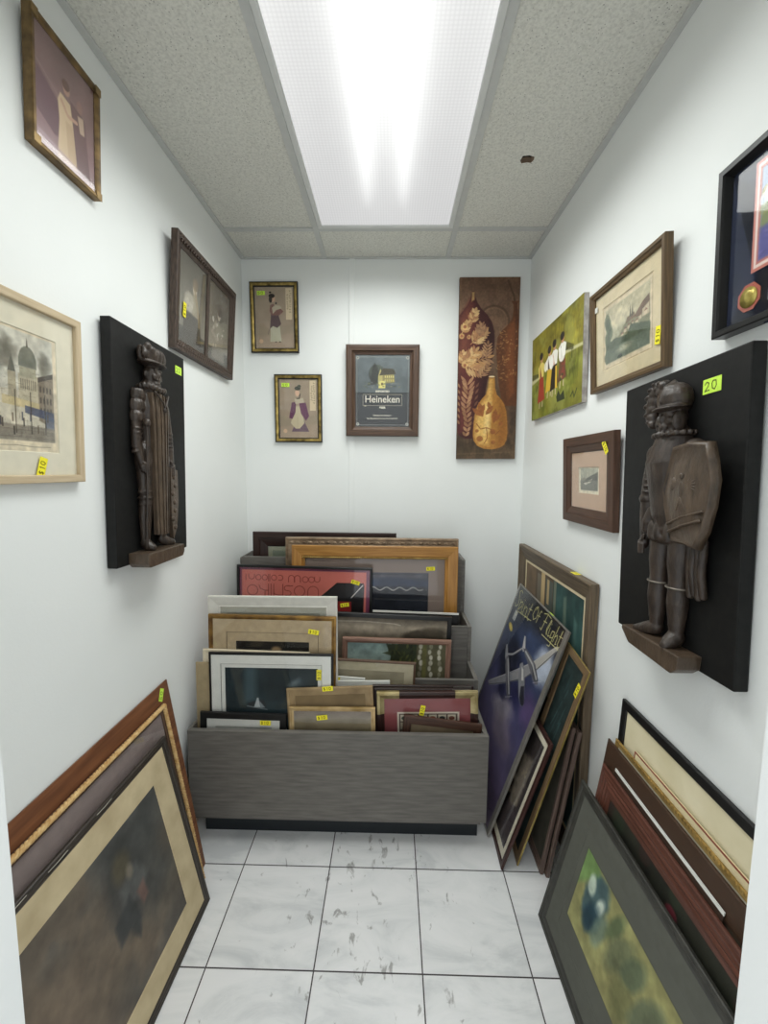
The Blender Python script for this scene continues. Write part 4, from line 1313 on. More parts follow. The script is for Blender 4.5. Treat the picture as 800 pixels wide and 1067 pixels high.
# aeroplane poster
def art_plane(w, h):
    a = Art(w, h, .0017, '#2a2d44')
    a.vgrad([(0, '#2b2d30'), (.10, '#30343f'), (.25, '#3a4460'), (.45, '#45466a'), (.7, '#625a7a'), (1, '#6b5a72')])
    a.ell(.62, .20, .30, .12, '#4d5d86', .8, 0, 30, .2, 3)
    a.ell(.85, .21, .15, .13, '#c3cbd8', .9, 0, 24, .2, 5)
    a.ell(.30, .36, .20, .20, '#1c1f30', .8, 0, 26, .2, 7)
    a.ell(.62, .45, .12, .1, '#2c2c52', .8, 0, 30, .25, 8)
    a.ell(.50, .56, .20, .09, '#b0a8b2', .85, -.3, 22, .3, 4)
    a.ell(.62, .64, .2, .12, '#a2939c', .6, 0, 22, .3, 9)
    a.ell(.90, .42, .14, .12, '#6b5682', .8, 0, 30, .3, 10)
    a.ell(.36, .50, .12, .05, '#23264a', .8, .3, 12, .3, 11)
    a.mottle(.22, 6, 12)
    G, D, Lt = '#8f8f95', '#4a4b55', '#c9c8c4'
    # left wing, centre section, right wing
    a.poly([(.070, .572), (.20, .500), (.377, .412), (.47, .372), (.50, .412), (.455, .436), (.28, .515), (.115, .582)], G, 1, 2)
    a.poly([(.44, .385), (.56, .312), (.69, .240), (.78, .250), (.66, .340), (.50, .415)], '#9b9a9c', 1, 2)
    a.poly([(.68, .246), (.80, .165), (.905, .092), (.945, .088), (.935, .112), (.86, .185), (.775, .254)], '#bdb9b2', 1, 2)
    a.line([(.11, .578), (.28, .508), (.46, .430), (.66, .335), (.775, .250), (.93, .110)], .008, D, .9)
    a.line([(.08, .568), (.377, .414), (.69, .243), (.92, .092)], .006, Lt, .8)
    # tail plane, fins and booms
    a.line([(.235, .352), (.34, .318), (.47, .240)], .020, G); a.line([(.235, .350), (.34, .315), (.47, .236)], .006, Lt, .8)
    a.poly([(.155, .318), (.185, .310), (.30, .365), (.28, .385), (.22, .370)], '#a3a2a4', 1, 2)
    a.poly([(.418, .190), (.440, .186), (.515, .235), (.49, .255), (.455, .240)], Lt, 1, 2)
    a.poly([(.24, .362), (.285, .346), (.36, .375), (.44, .415), (.54, .470), (.555, .486), (.53, .496), (.46, .482), (.38, .445), (.29, .405)], '#6f6f76', 1, 2)
    a.poly([(.40, .425), (.46, .425), (.545, .475), (.53, .492), (.46, .475)], '#55565f', 1, 2)
    a.line([(.29, .362), (.42, .425), (.52, .472)], .018, Lt, .85)
    a.poly([(.475, .240), (.53, .226), (.64, .228), (.74, .238), (.85, .274), (.865, .290), (.83, .304), (.76, .296), (.66, .275), (.54, .256)], '#6f6f76', 1, 2)
    a.poly([(.70, .258), (.76, .252), (.855, .280), (.83, .300), (.76, .290)], '#55565f', 1, 2)
    a.line([(.53, .240), (.70, .250), (.82, .280)], .018, Lt, .85)
    # cockpit pod
    a.poly([(.515, .312), (.545, .292), (.60, .300), (.69, .350), (.785, .415), (.79, .432), (.75, .442), (.68, .425), (.58, .372)], '#8f8f94', 1, 2)
    a.poly([(.655, .380), (.70, .362), (.785, .416), (.785, .434), (.74, .440), (.69, .422)], '#33343f', 1, 2)
    a.poly([(.555, .310), (.60, .312), (.66, .348), (.63, .358)], '#d5d3cd', 1, 2)
    for x, y in ((.53, .486), (.845, .286)):
        a.line([(x - .05, y + .022), (x + .05, y - .022)], .006, '#cfcfd2', .55)
    # badge
    a.poly([(.085, .125), (.165, .13), (.155, .19), (.08, .185)], '#62666c', 1, 2)
    a.line([(.11, .135), (.105, .18)], .014, '#dcdcd8'); a.line([(.14, .135), (.135, .18)], .014, '#dcdcd8')
    a.ell(.117, .226, .055, .026, '#cbb043', 1, .3, 2); a.ell(.117, .226, .03, .014, '#e3cf74', .8, .3, 2)
    a.line([(.14, .25), (.19, .31), (.22, .37)], .008, '#6d8296', .8)
    # script title: Spirit Of Flight
    Y = '#e0d990'
    def wr(x, y, s, strokes):
        for st in strokes:
            a.line([(x + p[0] * s, y + p[1] * s / a.a) for p in st], .0062, Y, 1, 1.2)
    def word(x, y, s, txt):
        G_ = {'S': ([[(.5, .1), (.3, 0), (.1, .15), (.35, .5), (.45, .8), (.2, 1), (0, .85)]], .55), 'p': ([[(0, .45), (.1, .5), (.02, 1.4)], [(.08, .6), (.3, .45), (.38, .7), (.1, .98)]], .42), 'i': ([[(.05, .5), (.1, 1), (.25, .9)], [(.08, .25), (.1, .3)]], .26), 'r': ([[(.03, .5), (.08, 1)], [(.06, .7), (.2, .5), (.3, .55)]], .32),
              't': ([[(.15, .1), (.1, .9), (.25, 1), (.35, .9)], [(0, .45), (.35, .4)]], .36), 'O': ([[(.4, 0), (.1, .2), (.05, .75), (.35, 1), (.65, .75), (.65, .25), (.4, 0), (.25, .3)]], .75), 'f': ([[(.4, .1), (.25, .05), (.15, .4), (.1, 1.0)], [(0, .5), (.35, .45)]], .42),
              'F': ([[(-.1, .15), (.3, 0), (.8, .05)], [(.35, .03), (.2, 1.05), (.0, 1)], [(.15, .5), (.55, .45)]], .7), 'l': ([[(.15, 1), (.05, .7), (.2, .1), (.28, .15), (.12, .8), (.25, 1)]], .3), 'g': ([[(.35, .5), (.1, .55), (.08, .95), (.35, .85), (.38, .5), (.35, 1.35), (.1, 1.4)]], .45), 'h': ([[(.12, .05), (.05, 1)], [(.08, .7), (.25, .5), (.35, .65), (.33, 1), (.42, .95)]], .46)}
        for ch in txt:
            st, ad = G_[ch]
            wr(x, y, s, st)
            x += ad * s
        return x
    x = word(.03, .022, .165, 'Spirit')
    a.line([(.14, .128), (x + .04, .105)], .005, Y)
    x = word(x + .03, .022, .115, 'Of')
    x2 = word(x + .05, .012, .135, 'Flight')
    a.line([(x + .11, .108), (x2 + .01, .098)], .006, Y)
    for k in range(26):
        a.line([(.03 + .004 * k, .70 + .009 * k), (.06 + .004 * k, .705 + .009 * k)], .003, '#b8b2c0', .35)
    return a
t = .008
Bp, Cp, Dp = Vector((.380, 1.452, .004)), Vector((.627, 1.404, .839)), Vector((.613, 1.915, .879))
root = None
v_ = (Cp - Bp); hh = v_.length; v_.normalize()
u_ = (Cp - Dp); ww = u_.length; u_ = (u_ - v_ * u_.dot(v_)).normalized()
o_ = u_.cross(v_)
root = framed('framed_poster', 'silver-framed aeroplane poster reading Spirit Of Flight, tilted beside the bin', 'poster', None, M_axes(u_, v_, o_, Bp - u_ * (ww / 2) - o_ * t), ww, hh, [(0, 0), (0, t - .001), (.001, t), (.005, t), (.006, t - .002), (.006, 0)], M_SILVER, (), art_plane, M_GLOSSY, pz=.004)
m = MB(); m.box((ww / 2 - .022, .004, t - .0003), (ww / 2 - .004, hh - .004, t + .0004))
m.build('edge_strip', plain('#8c8880', .4, .3, name='silver_strip', var=.1), root)
o = price_tag(root, .10, hh + .0006, .004, 0, '', .035, .007, GRN)
o.rotation_euler = (-math.pi / 2, 0, 0)

# ------------------------------------------------------------------ pictures leaning on the right wall, near stack
t = .009
root = framed('framed_print', 'black-framed cream print, tallest and rearmost of the near right stack', 'picture', None, leaning([.632, .452, 0, 0, .046, 0, .68, .754], 1, t), .68, .754, prof_flat(.024, t, .002), M_BLACK, [(.10, noisy('cream_mat_board', '#d2c7a2', '#e2d8b8', 10, .9))], lambda w, h: Art(w, h, .005, '#c9bf9c').mottle(.1, 5, 1), pz=.003, glass=False)
t = .003
root = empty('mat_board', leaning([.604, .470, 0, 0, .083, 0, .575, .655], 1, t), 'loose cream board with thin red edge line in the near right stack', 'board')
m = MB(); m.box((-.2875, 0, 0), (.2875, .658, t)); m.build('board', plain('#d9cba4', .9, name='cream_board', var=.04), root)
m = MB(); m.box((-.2875, .6535, t), (.2875, .6575, t + .0006)); m.box((-.2875, 0, t), (-.284, .653, t + .0006)); m.build('red_line', plain('#8f4a35', .7, name='red_border'), root)
t = .005
root = framed('framed_print', 'gilt-beaded frame with cream mat in the near right stack', 'picture', None, leaning([.588, .465, 0, 0, .0985, 0, .66, .640], 1, t), .66, .640, [(0, 0), (0, t - .001), (.002, t), (.014, t), (.016, t - .002), (.016, 0)], noisy('soft_gilt', '#8a6f3a', '#c4a563', 22, .4, .5), [(.09, M_CREAM)], lambda w, h: Art(w, h, .006, '#8b7f68').mottle(.2, 4, 3), pz=.001, glass=False)
m = MB()
for k in range(64):
    m.ball((-.32 + .64 * k / 63, .636, t - .001), (.0042, .005, .0028), 0, 8, 5)
m.build('bead_trim', noisy('beaded_gilt', '#6e5526', '#b5924e', 60, .4, .5), root)
t = .006
root = framed('framed_print', 'dark brown wide-framed picture between the gilt and reddish frames', 'picture', None, leaning([.559, .488, 0, -.002, .134, 0, .66, .626], 1, t), .66, .626, [(0, 0), (0, t - .002), (.003, t), (.030, t - .001), (.060, t - .002), (.066, t - .003), (.066, 0)], wood('#332318', '#4f3828', .5, 30, (1.5, 26, 1), 'textured_brown_wood', .5), (), lambda w, h: Art(w, h, .006, '#4a4136').mottle(.2, 4, 4), pz=.001, glass=False)
t = .002
root = empty('mat_board', leaning([.5515, .707, 0, 0, .1425, 0, .379, .580], 1, t), 'thin brown board with a white top edge wedged behind the reddish frame', 'board')
m = MB(); m.box((-.1895, 0, 0), (.1895, .572, t)); m.build('board', plain('#3d2b20', .7, name='brown_board', var=.1), root)
m = MB(); m.box((-.1895, .572, 0), (.1895, .580, t)); tag(m.build('top_edge', M_WHITEMAT, root), 'white top edge')
def art_dark(w, h):
    a = Art(w, h, .0035, '#23241d')
    a.mottle(.5, 5, 3); a.spots(60, .0, .0, 1, 1, .04, ['#2f3a2a', '#1b1b18', '#3a2a26'], .6, 4)
    a.spots(7, .5, .1, .75, .5, .03, ['#7a2d3a', '#5d4a3a'], .8, 6)
    return a
t = .006
root = framed('framed_painting', 'reddish ridged-frame dark painting behind the grey-framed picture', 'picture', None, leaning([.535, .510, 0, -.004, .158, 0, .62, .563], 1, t), .62, .563, [(0, 0), (0, t - .002), (.003, t), (.010, t), (.012, t - .002), (.018, t), (.024, t - .002), (.030, t), (.036, t - .003), (.044, t - .001), (.050, t - .003), (.062, t - .0035), (.062, 0)], wood('#482a20', '#6b4235', .4, 7, (1, 22, 1), 'reddish_wood'), (), art_dark, M_CANVAS, glass=False, pz=.0015)
def art_green(w, h):
    a = Art(w, h, .0018, '#5b5c54')
    a.mottle(.08, 5, 1)
    a.rect(.045, .13, .955, .82, '#8c8a5c', 1, 2)
    q = Art(w, h, .0018, '#8c8a5c')
    q.mottle(.25, 6, 3); q.mottle(.5, 5, 6, 1, 1, '#a09a66')
    q.poly([(.04, .12), (.16, .12), (.22, .24), (.12, .34), (.04, .5)], '#6f9156', .85, 8, .01)
    q.ell(.20, .42, .085, .15, '#465c60', .95, .2, 8, .3, 2)
    q.ell(.15, .32, .03, .05, '#b9c6b4', .9, 0, 5, .3, 4); q.ell(.24, .38, .028, .06, '#c9d2c2', .85, .3, 5, .3, 5)
    q.ell(.20, .52, .05, .08, '#26404c', .9, .4, 8, .3, 6); q.ell(.28, .50, .04, .10, '#6d7f70', .8, .3, 7, .3, 7)
    q.ell(.36, .30, .03, .10, '#5d6b4c', .85, .4, 7, .3, 8); q.ell(.42, .42, .05, .12, '#6b7154', .85, .5, 8, .3, 9)
    q.ell(.52, .36, .045, .10, '#54604c', .8, .5, 8, .3, 10); q.ell(.50, .62, .06, .09, '#76764e', .8, .5, 8, .3, 11)
    q.ell(.64, .45, .06, .14, '#5b6450', .8, .5, 8, .3, 12); q.ell(.74, .60, .08, .12, '#a39c66', .8, .2, 10, .3, 13)
    q.mottle(.25, 14, 10)
    inside = ((a.X > .045) & (a.X < .955) & (a.Y > .13) & (a.Y < .82))[..., None]
    a.C = np.where(inside, q.C, a.C)
    a.line([(.045, .13), (.955, .13), (.955, .82), (.045, .82), (.045, .13)], .006, '#4a4b44', .8)
    return a
t = .009
root = framed('framed_print', 'charcoal-framed greenish figure print with grey mat, front of the near right stack', 'picture', None, leaning([.484, .489, 0, -.012, .238, 0, .69, .476], 1, t), .69, .476, [(0, 0), (0, t - .002), (.002, t), (.010, t), (.014, t - .003), (.022, t - .003), (.030, t - .005), (.030, 0)], noisy('charcoal_frame', '#2a2a26', '#3f3e38', 30, .5, 0, .2), [(.055, plain('#5b5c54', .85, name='grey_mat_board', var=.06))], art_green, pz=.002, glass=False)
# ------------------------------------------------------------------ framed pictures standing in the display bin
def in_bin(x0, x1, ztop, ytop, zfloor, t, slope=.05, zr=None):
    """front face spans x0..x1 at the top edge (ztop left, zr right), leaning back by slope; bottom on the shelf"""
    zr = ztop if zr is None else zr
    lean = math.atan(slope)
    rot = math.atan2(zr - ztop, x1 - x0)
    V = Vector((0, math.sin(lean), math.cos(lean)))
    U = Vector((1, 0, 0))
    U2 = U * math.cos(rot) + V * math.sin(rot)
    V2 = V * math.cos(rot) - U * math.sin(rot)
    O = U2.cross(V2)
    w = math.hypot(x1 - x0, zr - ztop)
    top = Vector(((x0 + x1) / 2, ytop, (ztop + zr) / 2))
    drop = abs(math.sin(rot)) * w / 2
    h = (top.z - zfloor - drop - .002) / math.cos(lean)
    base = top - V2 * h - O * t
    base.z += 0.0
    return M_axes(U2, V2, O, base), w, h
def bin_pic(label, x0, x1, z0, z1, y, zf, t, prof, fmat, mats=(), art=None, glass=True, slope=.02, pz=None, tags=(), pmat=None, cat='picture', name='framed_print', px=.002, flabel=None):
    M, w, h = in_bin(x0, x1, z0, y, zf, t, slope, z1)
    r = framed(name, label, cat, None, M, w, h, prof, fmat, mats, art, pmat, glass, pz if pz is not None else t * .3, px=px, flabel=flabel)
    for (u, dv, rot, *zz) in tags:
        price_tag(r, u * w, h - dv, zz[0] if zz else t + .0004, rot, '$10')
    return r, w, h
def blank(c, px=.006, m=.15):
    return lambda w, h: Art(w, h, px, c).mottle(m, 4, 2)

M_DARKLINE = plain('#3a3530', .9, name='dark_mat_line')
# rearmost tier
bin_pic('dark reddish-brown frame with pale print, rearmost in the bin', -.696, .026, 1.087, 1.086, 2.03, .50, .018, prof_step(.075, .018), wood('#1f1411', '#38231d', .4, 8, (1, 16, 1), 'near_black_wood'), [(.02, plain('#8f917c', .9, name='sage_mat_board', var=.05))], blank('#6b7263'), pz=.004)

# third tier
t = .028
r, w, h = bin_pic('large frame with carved silvery-gilt moulding, behind the plain gold frame', -.506, .320, 1.077, 1.077, 1.93, .30, t, [(0, 0), (0, t - .004), (.003, t), (.008, t), (.012, t - .006), (.034, t - .006), (.040, t - .002), (.046, t - .012), (.070, t - .020), (.070, 0)], noisy('faded_gilt', '#6d5a45', '#a48d72', 24, .45, .3, .2), (), blank('#54493c'), pz=.005)
m = MB()
n = 27
for k in range(n):      # carved leaf swags along the top rail
    x = -w / 2 + .03 + (w - .06) * k / (n - 1)
    big = k % 3 == 0
    m.ball((x, h - .023, t - .006), (.012 if big else .008, .008 if big else .006, .006 if big else .004), 0, 8, 6)
    m.tube([(x - .012, h - .030, t - .006), (x, h - .017, t - .003), (x + .012, h - .030, t - .006)], .0022, 5)
m.build('carved_ornament', noisy('faded_gilt_ornament', '#6d5a45', '#b09a80', 30, .45, .3), r)
def art_sea(w, h):
    a = Art(w, h, .002, '#8a7a70')
    a.mottle(.06, 4, 1)
    a.rect(.33, .115, .88, .55, '#23262e')
    a.poly([(.33, .115), (.88, .115), (.88, .16), (.33, .17)], '#5f5f6a', .8, 14)
    a.poly([(.33, .17), (.62, .15), (.88, .17), (.88, .22), (.33, .22)], '#34405a', .8, 8)
    a.line([(.42 + .012 * k, .235 + .012 * math.sin(k * .8)) for k in range(36)], .008, '#b5b3ad', .8)
    a.mottle(.3, 16, 4)
    a.rect(0, 0, .33, 1, '#8a7a70'); a.rect(.88, 0, 1, 1, '#8a7a70'); a.rect(0, 0, 1, .11, '#8a7a70')
    return a
t = .022
r, w, h = bin_pic('large plain gold frame with taupe mat and dark sea picture', -.466, .313, 1.045, 1.045, 1.89, .30, t, [(0, 0), (0, t - .002), (.002, t), (.046, t - .004), (.050, t - .009), (.056, t - .008), (.060, t - .013), (.060, 0)], wood('#93642c', '#b98744', .38, 6, (1, 14, 1), 'golden_wood'), (), art_sea, pz=.004, tags=[(.338, .105, .05, .0075)], name='framed_painting')
m = MB()
for k in range(80):
    x = -w / 2 + .053 + (w - .106) * k / 79
    m.ball((x, h - .0545, t - .0065), (.0046, .0052, .004), 0, 6, 4)
m.build('beaded_lip', noisy('bright_gilt', '#8e6d30', '#cfae66', 40, .4, .5), r)
def art_red(w, h):
    a = Art(w, h, .0017, '#cf7468')
    a.a_ = 0
    a.rect(0, 0, 1, 1, '#7a3f58'); a.rect(.025, .026, .965, 1, '#cf7468')
    a.mottle(.06, 5, 2)
    K = '#7c2f2c'
    def arc(cx, cy, rx, ry, t0, t1, wd=.005):
        a.line([(cx + rx * math.cos(t0 + (t1 - t0) * k / 16), cy + ry * math.sin(t0 + (t1 - t0) * k / 16)) for k in range(17)], wd, K, .9)
    Y0, Y1 = .052, .098      # upper row of upside-down letters
    A_ = lambda r_: r_ / a.a
    PI = math.pi
    def O(cx, cy, r_): arc(cx, cy, r_, A_(r_), 0, 2 * PI)
    yc = .082
    x = .055
    a.line([(x, .062), (x, .103)], .005, K, .9)
    arc(.098, .075, .022, A_(.022), 0, PI); a.line([(.12, .06), (.12, .075)], .005, K); a.line([(.076, .06), (.076, .075)], .005, K)
    O(.150, yc, .020); O(.198, yc, .020)
    a.line([(.226, .058), (.226, .108)], .005, K); a.line([(.236, .058), (.236, .108)], .005, K)
    O(.268, yc, .020)
    arc(.315, yc, .020, A_(.020), -2.2, 2.2)
    for x0 in (.40, .446):
        arc(x0, .083, .022, A_(.022), PI, 2 * PI); a.line([(x0 - .022, .083), (x0 - .022, .112)], .005, K); a.line([(x0 + .022, .083), (x0 + .022, .112)], .005, K)
    O(.505, yc + .008, .022); O(.552, yc + .008, .022)
    arc(.595, .088, .02, A_(.02), 0, PI); a.line([(.575, .07), (.575, .09)], .005, K); a.line([(.615, .07), (.615, .09)], .005, K)
    yc2 = .178
    O(.105, yc2, .040)
    a.line([(.155, .14), (.165, .165), (.20, .178), (.20, .225)], .0055, K, .9); a.line([(.20, .178), (.225, .178)], .0055, K)
    for x in (.226, .246, .266): a.line([(x, .13), (x, .225)], .0055, K, .9)
    a.line([(.266, .19), (.275, .205), (.30, .212), (.335, .212)], .0055, K, .9); a.line([(.335, .13), (.335, .225)], .0055, K, .9)
    arc(.372, .158, .026, A_(.020), 1.57, 4.71 + .6); arc(.372, .196, .026, A_(.020), -1.57, 1.57 + .6)
    a.line([(.37, .140), (.41, .140)], .0055, K); 
    O(.462, yc2, .040)
    arc(.565, yc2, .040, A_(.040), PI, 2 * PI); a.line([(.525, .178), (.525, .225)], .0055, K); a.line([(.605, .178), (.605, .225)], .0055, K)
    a.poly([(.60, .26), (.62, .215), (.745, .108), (.945, .108), (.950, .125), (.945, .50), (.60, .50)], '#1c1c1e', 1, 2)
    a.poly([(.63, .222), (.75, .118), (.925, .118), (.86, .222)], '#2c2c2f', .9, 2)
    a.rect(.745, .245, .855, .50, '#8c2a2a')
    a.line([(.855, .215), (.94, .122)], .007, '#d8d2cc')
    return a
t = .014
r, w, h = bin_pic('upside-down red poster with thin round letters in a black frame', -.713, -.085, .959, .950, 1.855, .30, t, prof_flat(.011, t), M_BLACK, (), art_red, pz=.006, tags=[(.377, .070, -.28, .0092), (.30, .178, .15, .0092)], name='framed_poster', cat='poster', pmat=M_GLOSSY)
M, w, h = in_bin(-.080, .308, .769, 1.805, .30, .004, .02, .760)
root = empty('mat_board', M, 'white-edged board before the gold frame, its black face imitating the shaded bin interior', 'board')
m = MB(); m.box((-w / 2, 0, 0), (w / 2, h - .008, .004)); m.build('board', M_BLACK, root)  # black face imitates the shadowed bin interior below the white edge
m = MB(); m.box((-w / 2, h - .008, 0), (w / 2, h, .0045)); tag(m.build('top_edge', plain('#e8e6de', .6, name='white_edge', var=.02), root), 'white top edge')

# second tier
def art_tree(w, h):
    a = Art(w, h, .002, '#6e6455')
    a.vgrad([(0, '#5f574b'), (.08, '#988d7b'), (.16, '#756a5a'), (.5, '#5d5243'), (1, '#4a4136')])
    a.mottle(.14, 5, 2)
    a.line([(.06, .045), (.30, .040), (.55, .050), (.60, .06)], .006, '#cfc8b8', .7, 2)
    a.ell(.80, .16, .20, .085, '#3a3328', .95, 0, 6, .3, 3); a.ell(.72, .22, .12, .07, '#322c22', .9, 0, 6, .3, 5); a.ell(.88, .10, .10, .04, '#4a4234', .8, 0, 6, .3, 8)
    a.mottle(.2, 20, 5)
    return a
t = .014
bin_pic('black-edged brown landscape with a dark tree, rear of the second tier', -.281, .268, .783, .766, 1.735, .15, t, prof_flat(.019, t), M_BLACK, (), art_tree, pz=.006, name='framed_painting', pmat=M_CANVAS, glass=False)
def art_birch(w, h):
    a = Art(w, h, .0017, '#8a9a90')
    a.vgrad([(0, '#7e9490'), (.2, '#9fb0a8'), (.5, '#8b9a86')])
    a.mottle(.15, 6, 2)
    a.poly([(.40, .02), (.72, .0), (.74, .5), (.42, .5), (.44, .14)], '#2e3420', .95, 3, .03, 3)
    a.poly([(.36, .10), (.50, .06), (.48, .13)], '#39402a', .9, 3)
    for k in range(40):
        a.leaf(random.uniform(.42, .72), random.uniform(.0, .22), .06, .012, random.uniform(.2, 2.6), random.choice(['#4a4f2c', '#3a3f22', '#5e6236', '#26291a']), .8)
    a.rect(.70, 0, 1, 1, '#57523a', .95, 3)
    for x in (.74, .84, .93):
        for k in range(9):
            a.ell(x + random.uniform(-.012, .012), .03 + .05 * k, .018, .028, random.choice(['#b9b5a2', '#cac6b6', '#8a8670']), .9, 0, 2, .3, k)
    a.poly([(.76, .0), (.80, .0), (.79, 1), (.75, 1)], '#6f6d3a', .7, 3)
    a.mottle(.2, 18, 6)
    return a
t = .016
bin_pic('pinkish-brown framed landscape of birch trunks by water', -.204, .261, .686, .679, 1.69, .15, t, [(0, 0), (0, t - .002), (.002, t), (.012, t), (.016, t - .005), (.022, t - .007), (.022, 0)], wood('#6a4a3c', '#a3806e', .45, 8, (1, 16, 1), 'pinkish_wood'), (), art_birch, pz=.005, name='framed_painting', pmat=M_CANVAS, glass=False)

# front tier, rear to front
t = .011
bin_pic('white frame with wide sloping sides, tallest in the front tier', -.692, -.201, .920, .923, 1.502, .10, t, [(0, 0), (0, t - .001), (.003, t), (.006, t), (.038, t - .006), (.041, t - .004), (.046, t - .008), (.046, 0)], plain('#cfccc2', .5, name='white_painted_wood', var=.05), [(.02, plain('#a7a699', .9, name='pale_grey_mat', var=.04))], blank('#8d8d80'), pz=.002)
def art_portrait(w, h):
    a = Art(w, h, .002, '#17140f')
    a.mottle(.3, 5, 2)
    a.ell(.55, .065, .07, .05, '#9a7f5c', .95, 0, 5)
    a.ell(.55, .26, .2, .2, '#2a2218', .8, 0, 12)
    return a
t = .010
bin_pic('gilt-framed dark portrait print with wide tan mat', -.686, -.203, .854, .850, 1.488, .10, t, [(0, 0), (0, t - .001), (.002, t), (.008, t), (.012, t - .004), (.020, t - .005), (.020, 0)], noisy('gilt_brown_frame', '#5d4020', '#a8813f', 20, .4, .4), [(.046, M_TAN), (.0015, M_DARKLINE), (.034, M_TAN)], art_portrait, pz=.003, tags=[(.325, .060, -.15, .0102)])
t = .009
bin_pic('cream-edged frame peeping out behind the black-framed night print', -.705, -.303, .723, .715, 1.475, .10, t, prof_in(.03, t, t * .5), plain('#d8cbb0', .55, name='cream_painted_wood', var=.06), (), blank('#a49c88'), pz=.003, glass=False)
t = .006
M, w, h = in_bin(-.729, -.56, .676, 1.465, .10, t, .02)
root = empty('hardboard_sheet', M, 'plain beige sheet at the far left end of the front tier', 'board')
m = MB(); m.box((-w / 2, 0, 0), (w / 2, h, t)); m.build('panel', plain('#a3916f', .7, name='beige_board', var=.08), root, .001)
def art_night(w, h):
    a = Art(w, h, .0016, '#1c2426')
    a.vgrad([(0, '#222d31'), (.45, '#2a383c'), (.7, '#1d2629'), (1, '#15191b')])
    a.mottle(.3, 5, 2)
    a.poly([(.22, .0), (.34, .0), (.33, .26), (.20, .28)], '#54696e', .6, 16)
    a.poly([(.68, .14), (.80, .06), (.84, .12), (.74, .20)], '#56646a', .5, 10)
    a.ell(.74, .12, .06, .03, '#8a979a', .5, -.6, 8)
    a.poly([(.24, .28), (.32, .26), (.42, .25), (.44, .31), (.28, .33)], '#2b2f31', 1, 3)
    a.poly([(.31, .31), (.345, .235), (.36, .235), (.38, .31)], '#b9bfc0', .9, 2); a.poly([(.37, .26), (.43, .31), (.38, .315)], '#8d9698', .8, 2)
    a.line([(.24, .30), (.45, .325)], .012, '#7f898b', .7)
    return a
t = .009
bin_pic('black-framed dark night print with wide white mat, front tier left', -.675, -.210, .719, .719, 1.456, .10, t, prof_flat(.009, t, .002), M_BLACK, [(.033, M_WHITEMAT), (.0015, M_DARKLINE), (.014, M_WHITEMAT)], art_night, pz=.003, tags=[(.385, .080, 1.55, .0082)])
t = .010
bin_pic('thin brown-edged print with cream mat, right of the night print', -.270, .105, .645, .630, 1.583, .10, t, prof_flat(.009, t, .003), wood('#4b3628', '#6d5543', .45, 8), [(.035, plain('#c9bfa3', .9, name='buff_mat_board', var=.05))], blank('#a39a82'), pz=.003)
for x0, x1, z0, z1, y, lab, tg in ((-.250, -.098, .587, .578, 1.553, 'small white board edge with yellow sticker behind the night print', [(-.28, .006)]), (-.247, .000, .574, .579, 1.535, 'wider white board edge just before the stickered board', ())):
    M, w, h = in_bin(x0, x1, z0, y, .10, .006, .02, z1)
    root = empty('mat_board', M, lab, 'board')
    m = MB(); m.box((-w / 2, 0, 0), (w / 2, h, .006)); m.build('board', M_WHITEMAT, root)
    for u, dv in tg:
        price_tag(root, u * w, h - dv - .006, .0064, 0)
t = .009
bin_pic('silvery-topped tan frame behind the narrow gilt frame', -.383, -.063, .589, .606, 1.443, .10, t, [(0, 0), (0, t - .001), (.003, t), (.010, t - .001), (.011, t - .004), (.030, t - .005), (.030, 0)], noisy('tan_silver_frame', '#7d6748', '#a78f68', 14, .45, .2), (), blank('#7b684b'), pz=.002, glass=False, tags=[(-.02, .004, .05)])
t = .009
bin_pic('narrow gilt frame with hazy landscape, middle of the front row', -.370, -.052, .526, .529, 1.430, .10, t, [(0, 0), (0, t - .001), (.002, t), (.007, t), (.009, t - .003), (.016, t - .004), (.016, 0)], noisy('pale_gilt', '#8f7442', '#cdb182', 18, .4, .4), (), lambda w, h: Art(w, h, .002, '#857a68').vgrad([(0, '#7c6f66'), (.08, '#8e8577'), (.14, '#7d7158'), (.3, '#5f5642')]).mottle(.15, 5, 3), pz=.003, tags=[(-.12, .040, .12, .0072)], name='framed_painting')
for (x0, x1, z0, z1, y, lab) in ((-.066, .322, .571, .575, 1.512, 'rearmost of the three dark frames beside the gold-cornered one'), (-.058, .311, .569, .574, 1.492, 'thin dark frame sandwiched directly behind the gold-cornered frame')):
    t = .012
    r, w, h = bin_pic(lab, x0, x1, z0, z1, y, .10, t, prof_flat(.022, t), wood('#1d1614', '#3a2b27', .35, 8), (), blank('#3f3a38'), pz=.003, slope=.04)
    m = MB(); m.box((w * .30, h - .012, t), (w * .48, h - .001, t + .0006)); m.build('metal_corner', M_SILVER, r)
def art_palette(w, h):
    a = Art(w, h, .0013, '#8c4b4c')
    a.mottle(.08, 6, 2)
    a.rect(.16, .14, .86, .34, '#d0c7b4'); a.rect(.18, .155, .84, .33, '#55473f')
    for k in range(6):
        a.rect(.195 + k * .107, .165, .285 + k * .107, .225, '#c5bba6'); a.ell(.24 + k * .107, .197, .033, .022, ['#3d4a45', '#7d4a3d', '#4a5a66', '#8d5a4a', '#3a3a3a', '#6d4438'][k])
        a.rect(.195 + k * .107, .235, .285 + k * .107, .30, '#a59a86')
    return a
t = .014
r, w, h = bin_pic('gold-cornered dark frame with red mat and a strip of small pictures', -.049, .331, .568, .578, 1.468, .10, t, [(0, 0), (0, t - .002), (.002, t), (.012, t), (.020, t - .004), (.028, t - .007), (.028, 0)], wood('#1f1210', '#3f2722', .32, 8), (), art_palette, pz=.004, tags=[(-.05, .075, 1.35, .0072)], slope=.04, name='framed_print')
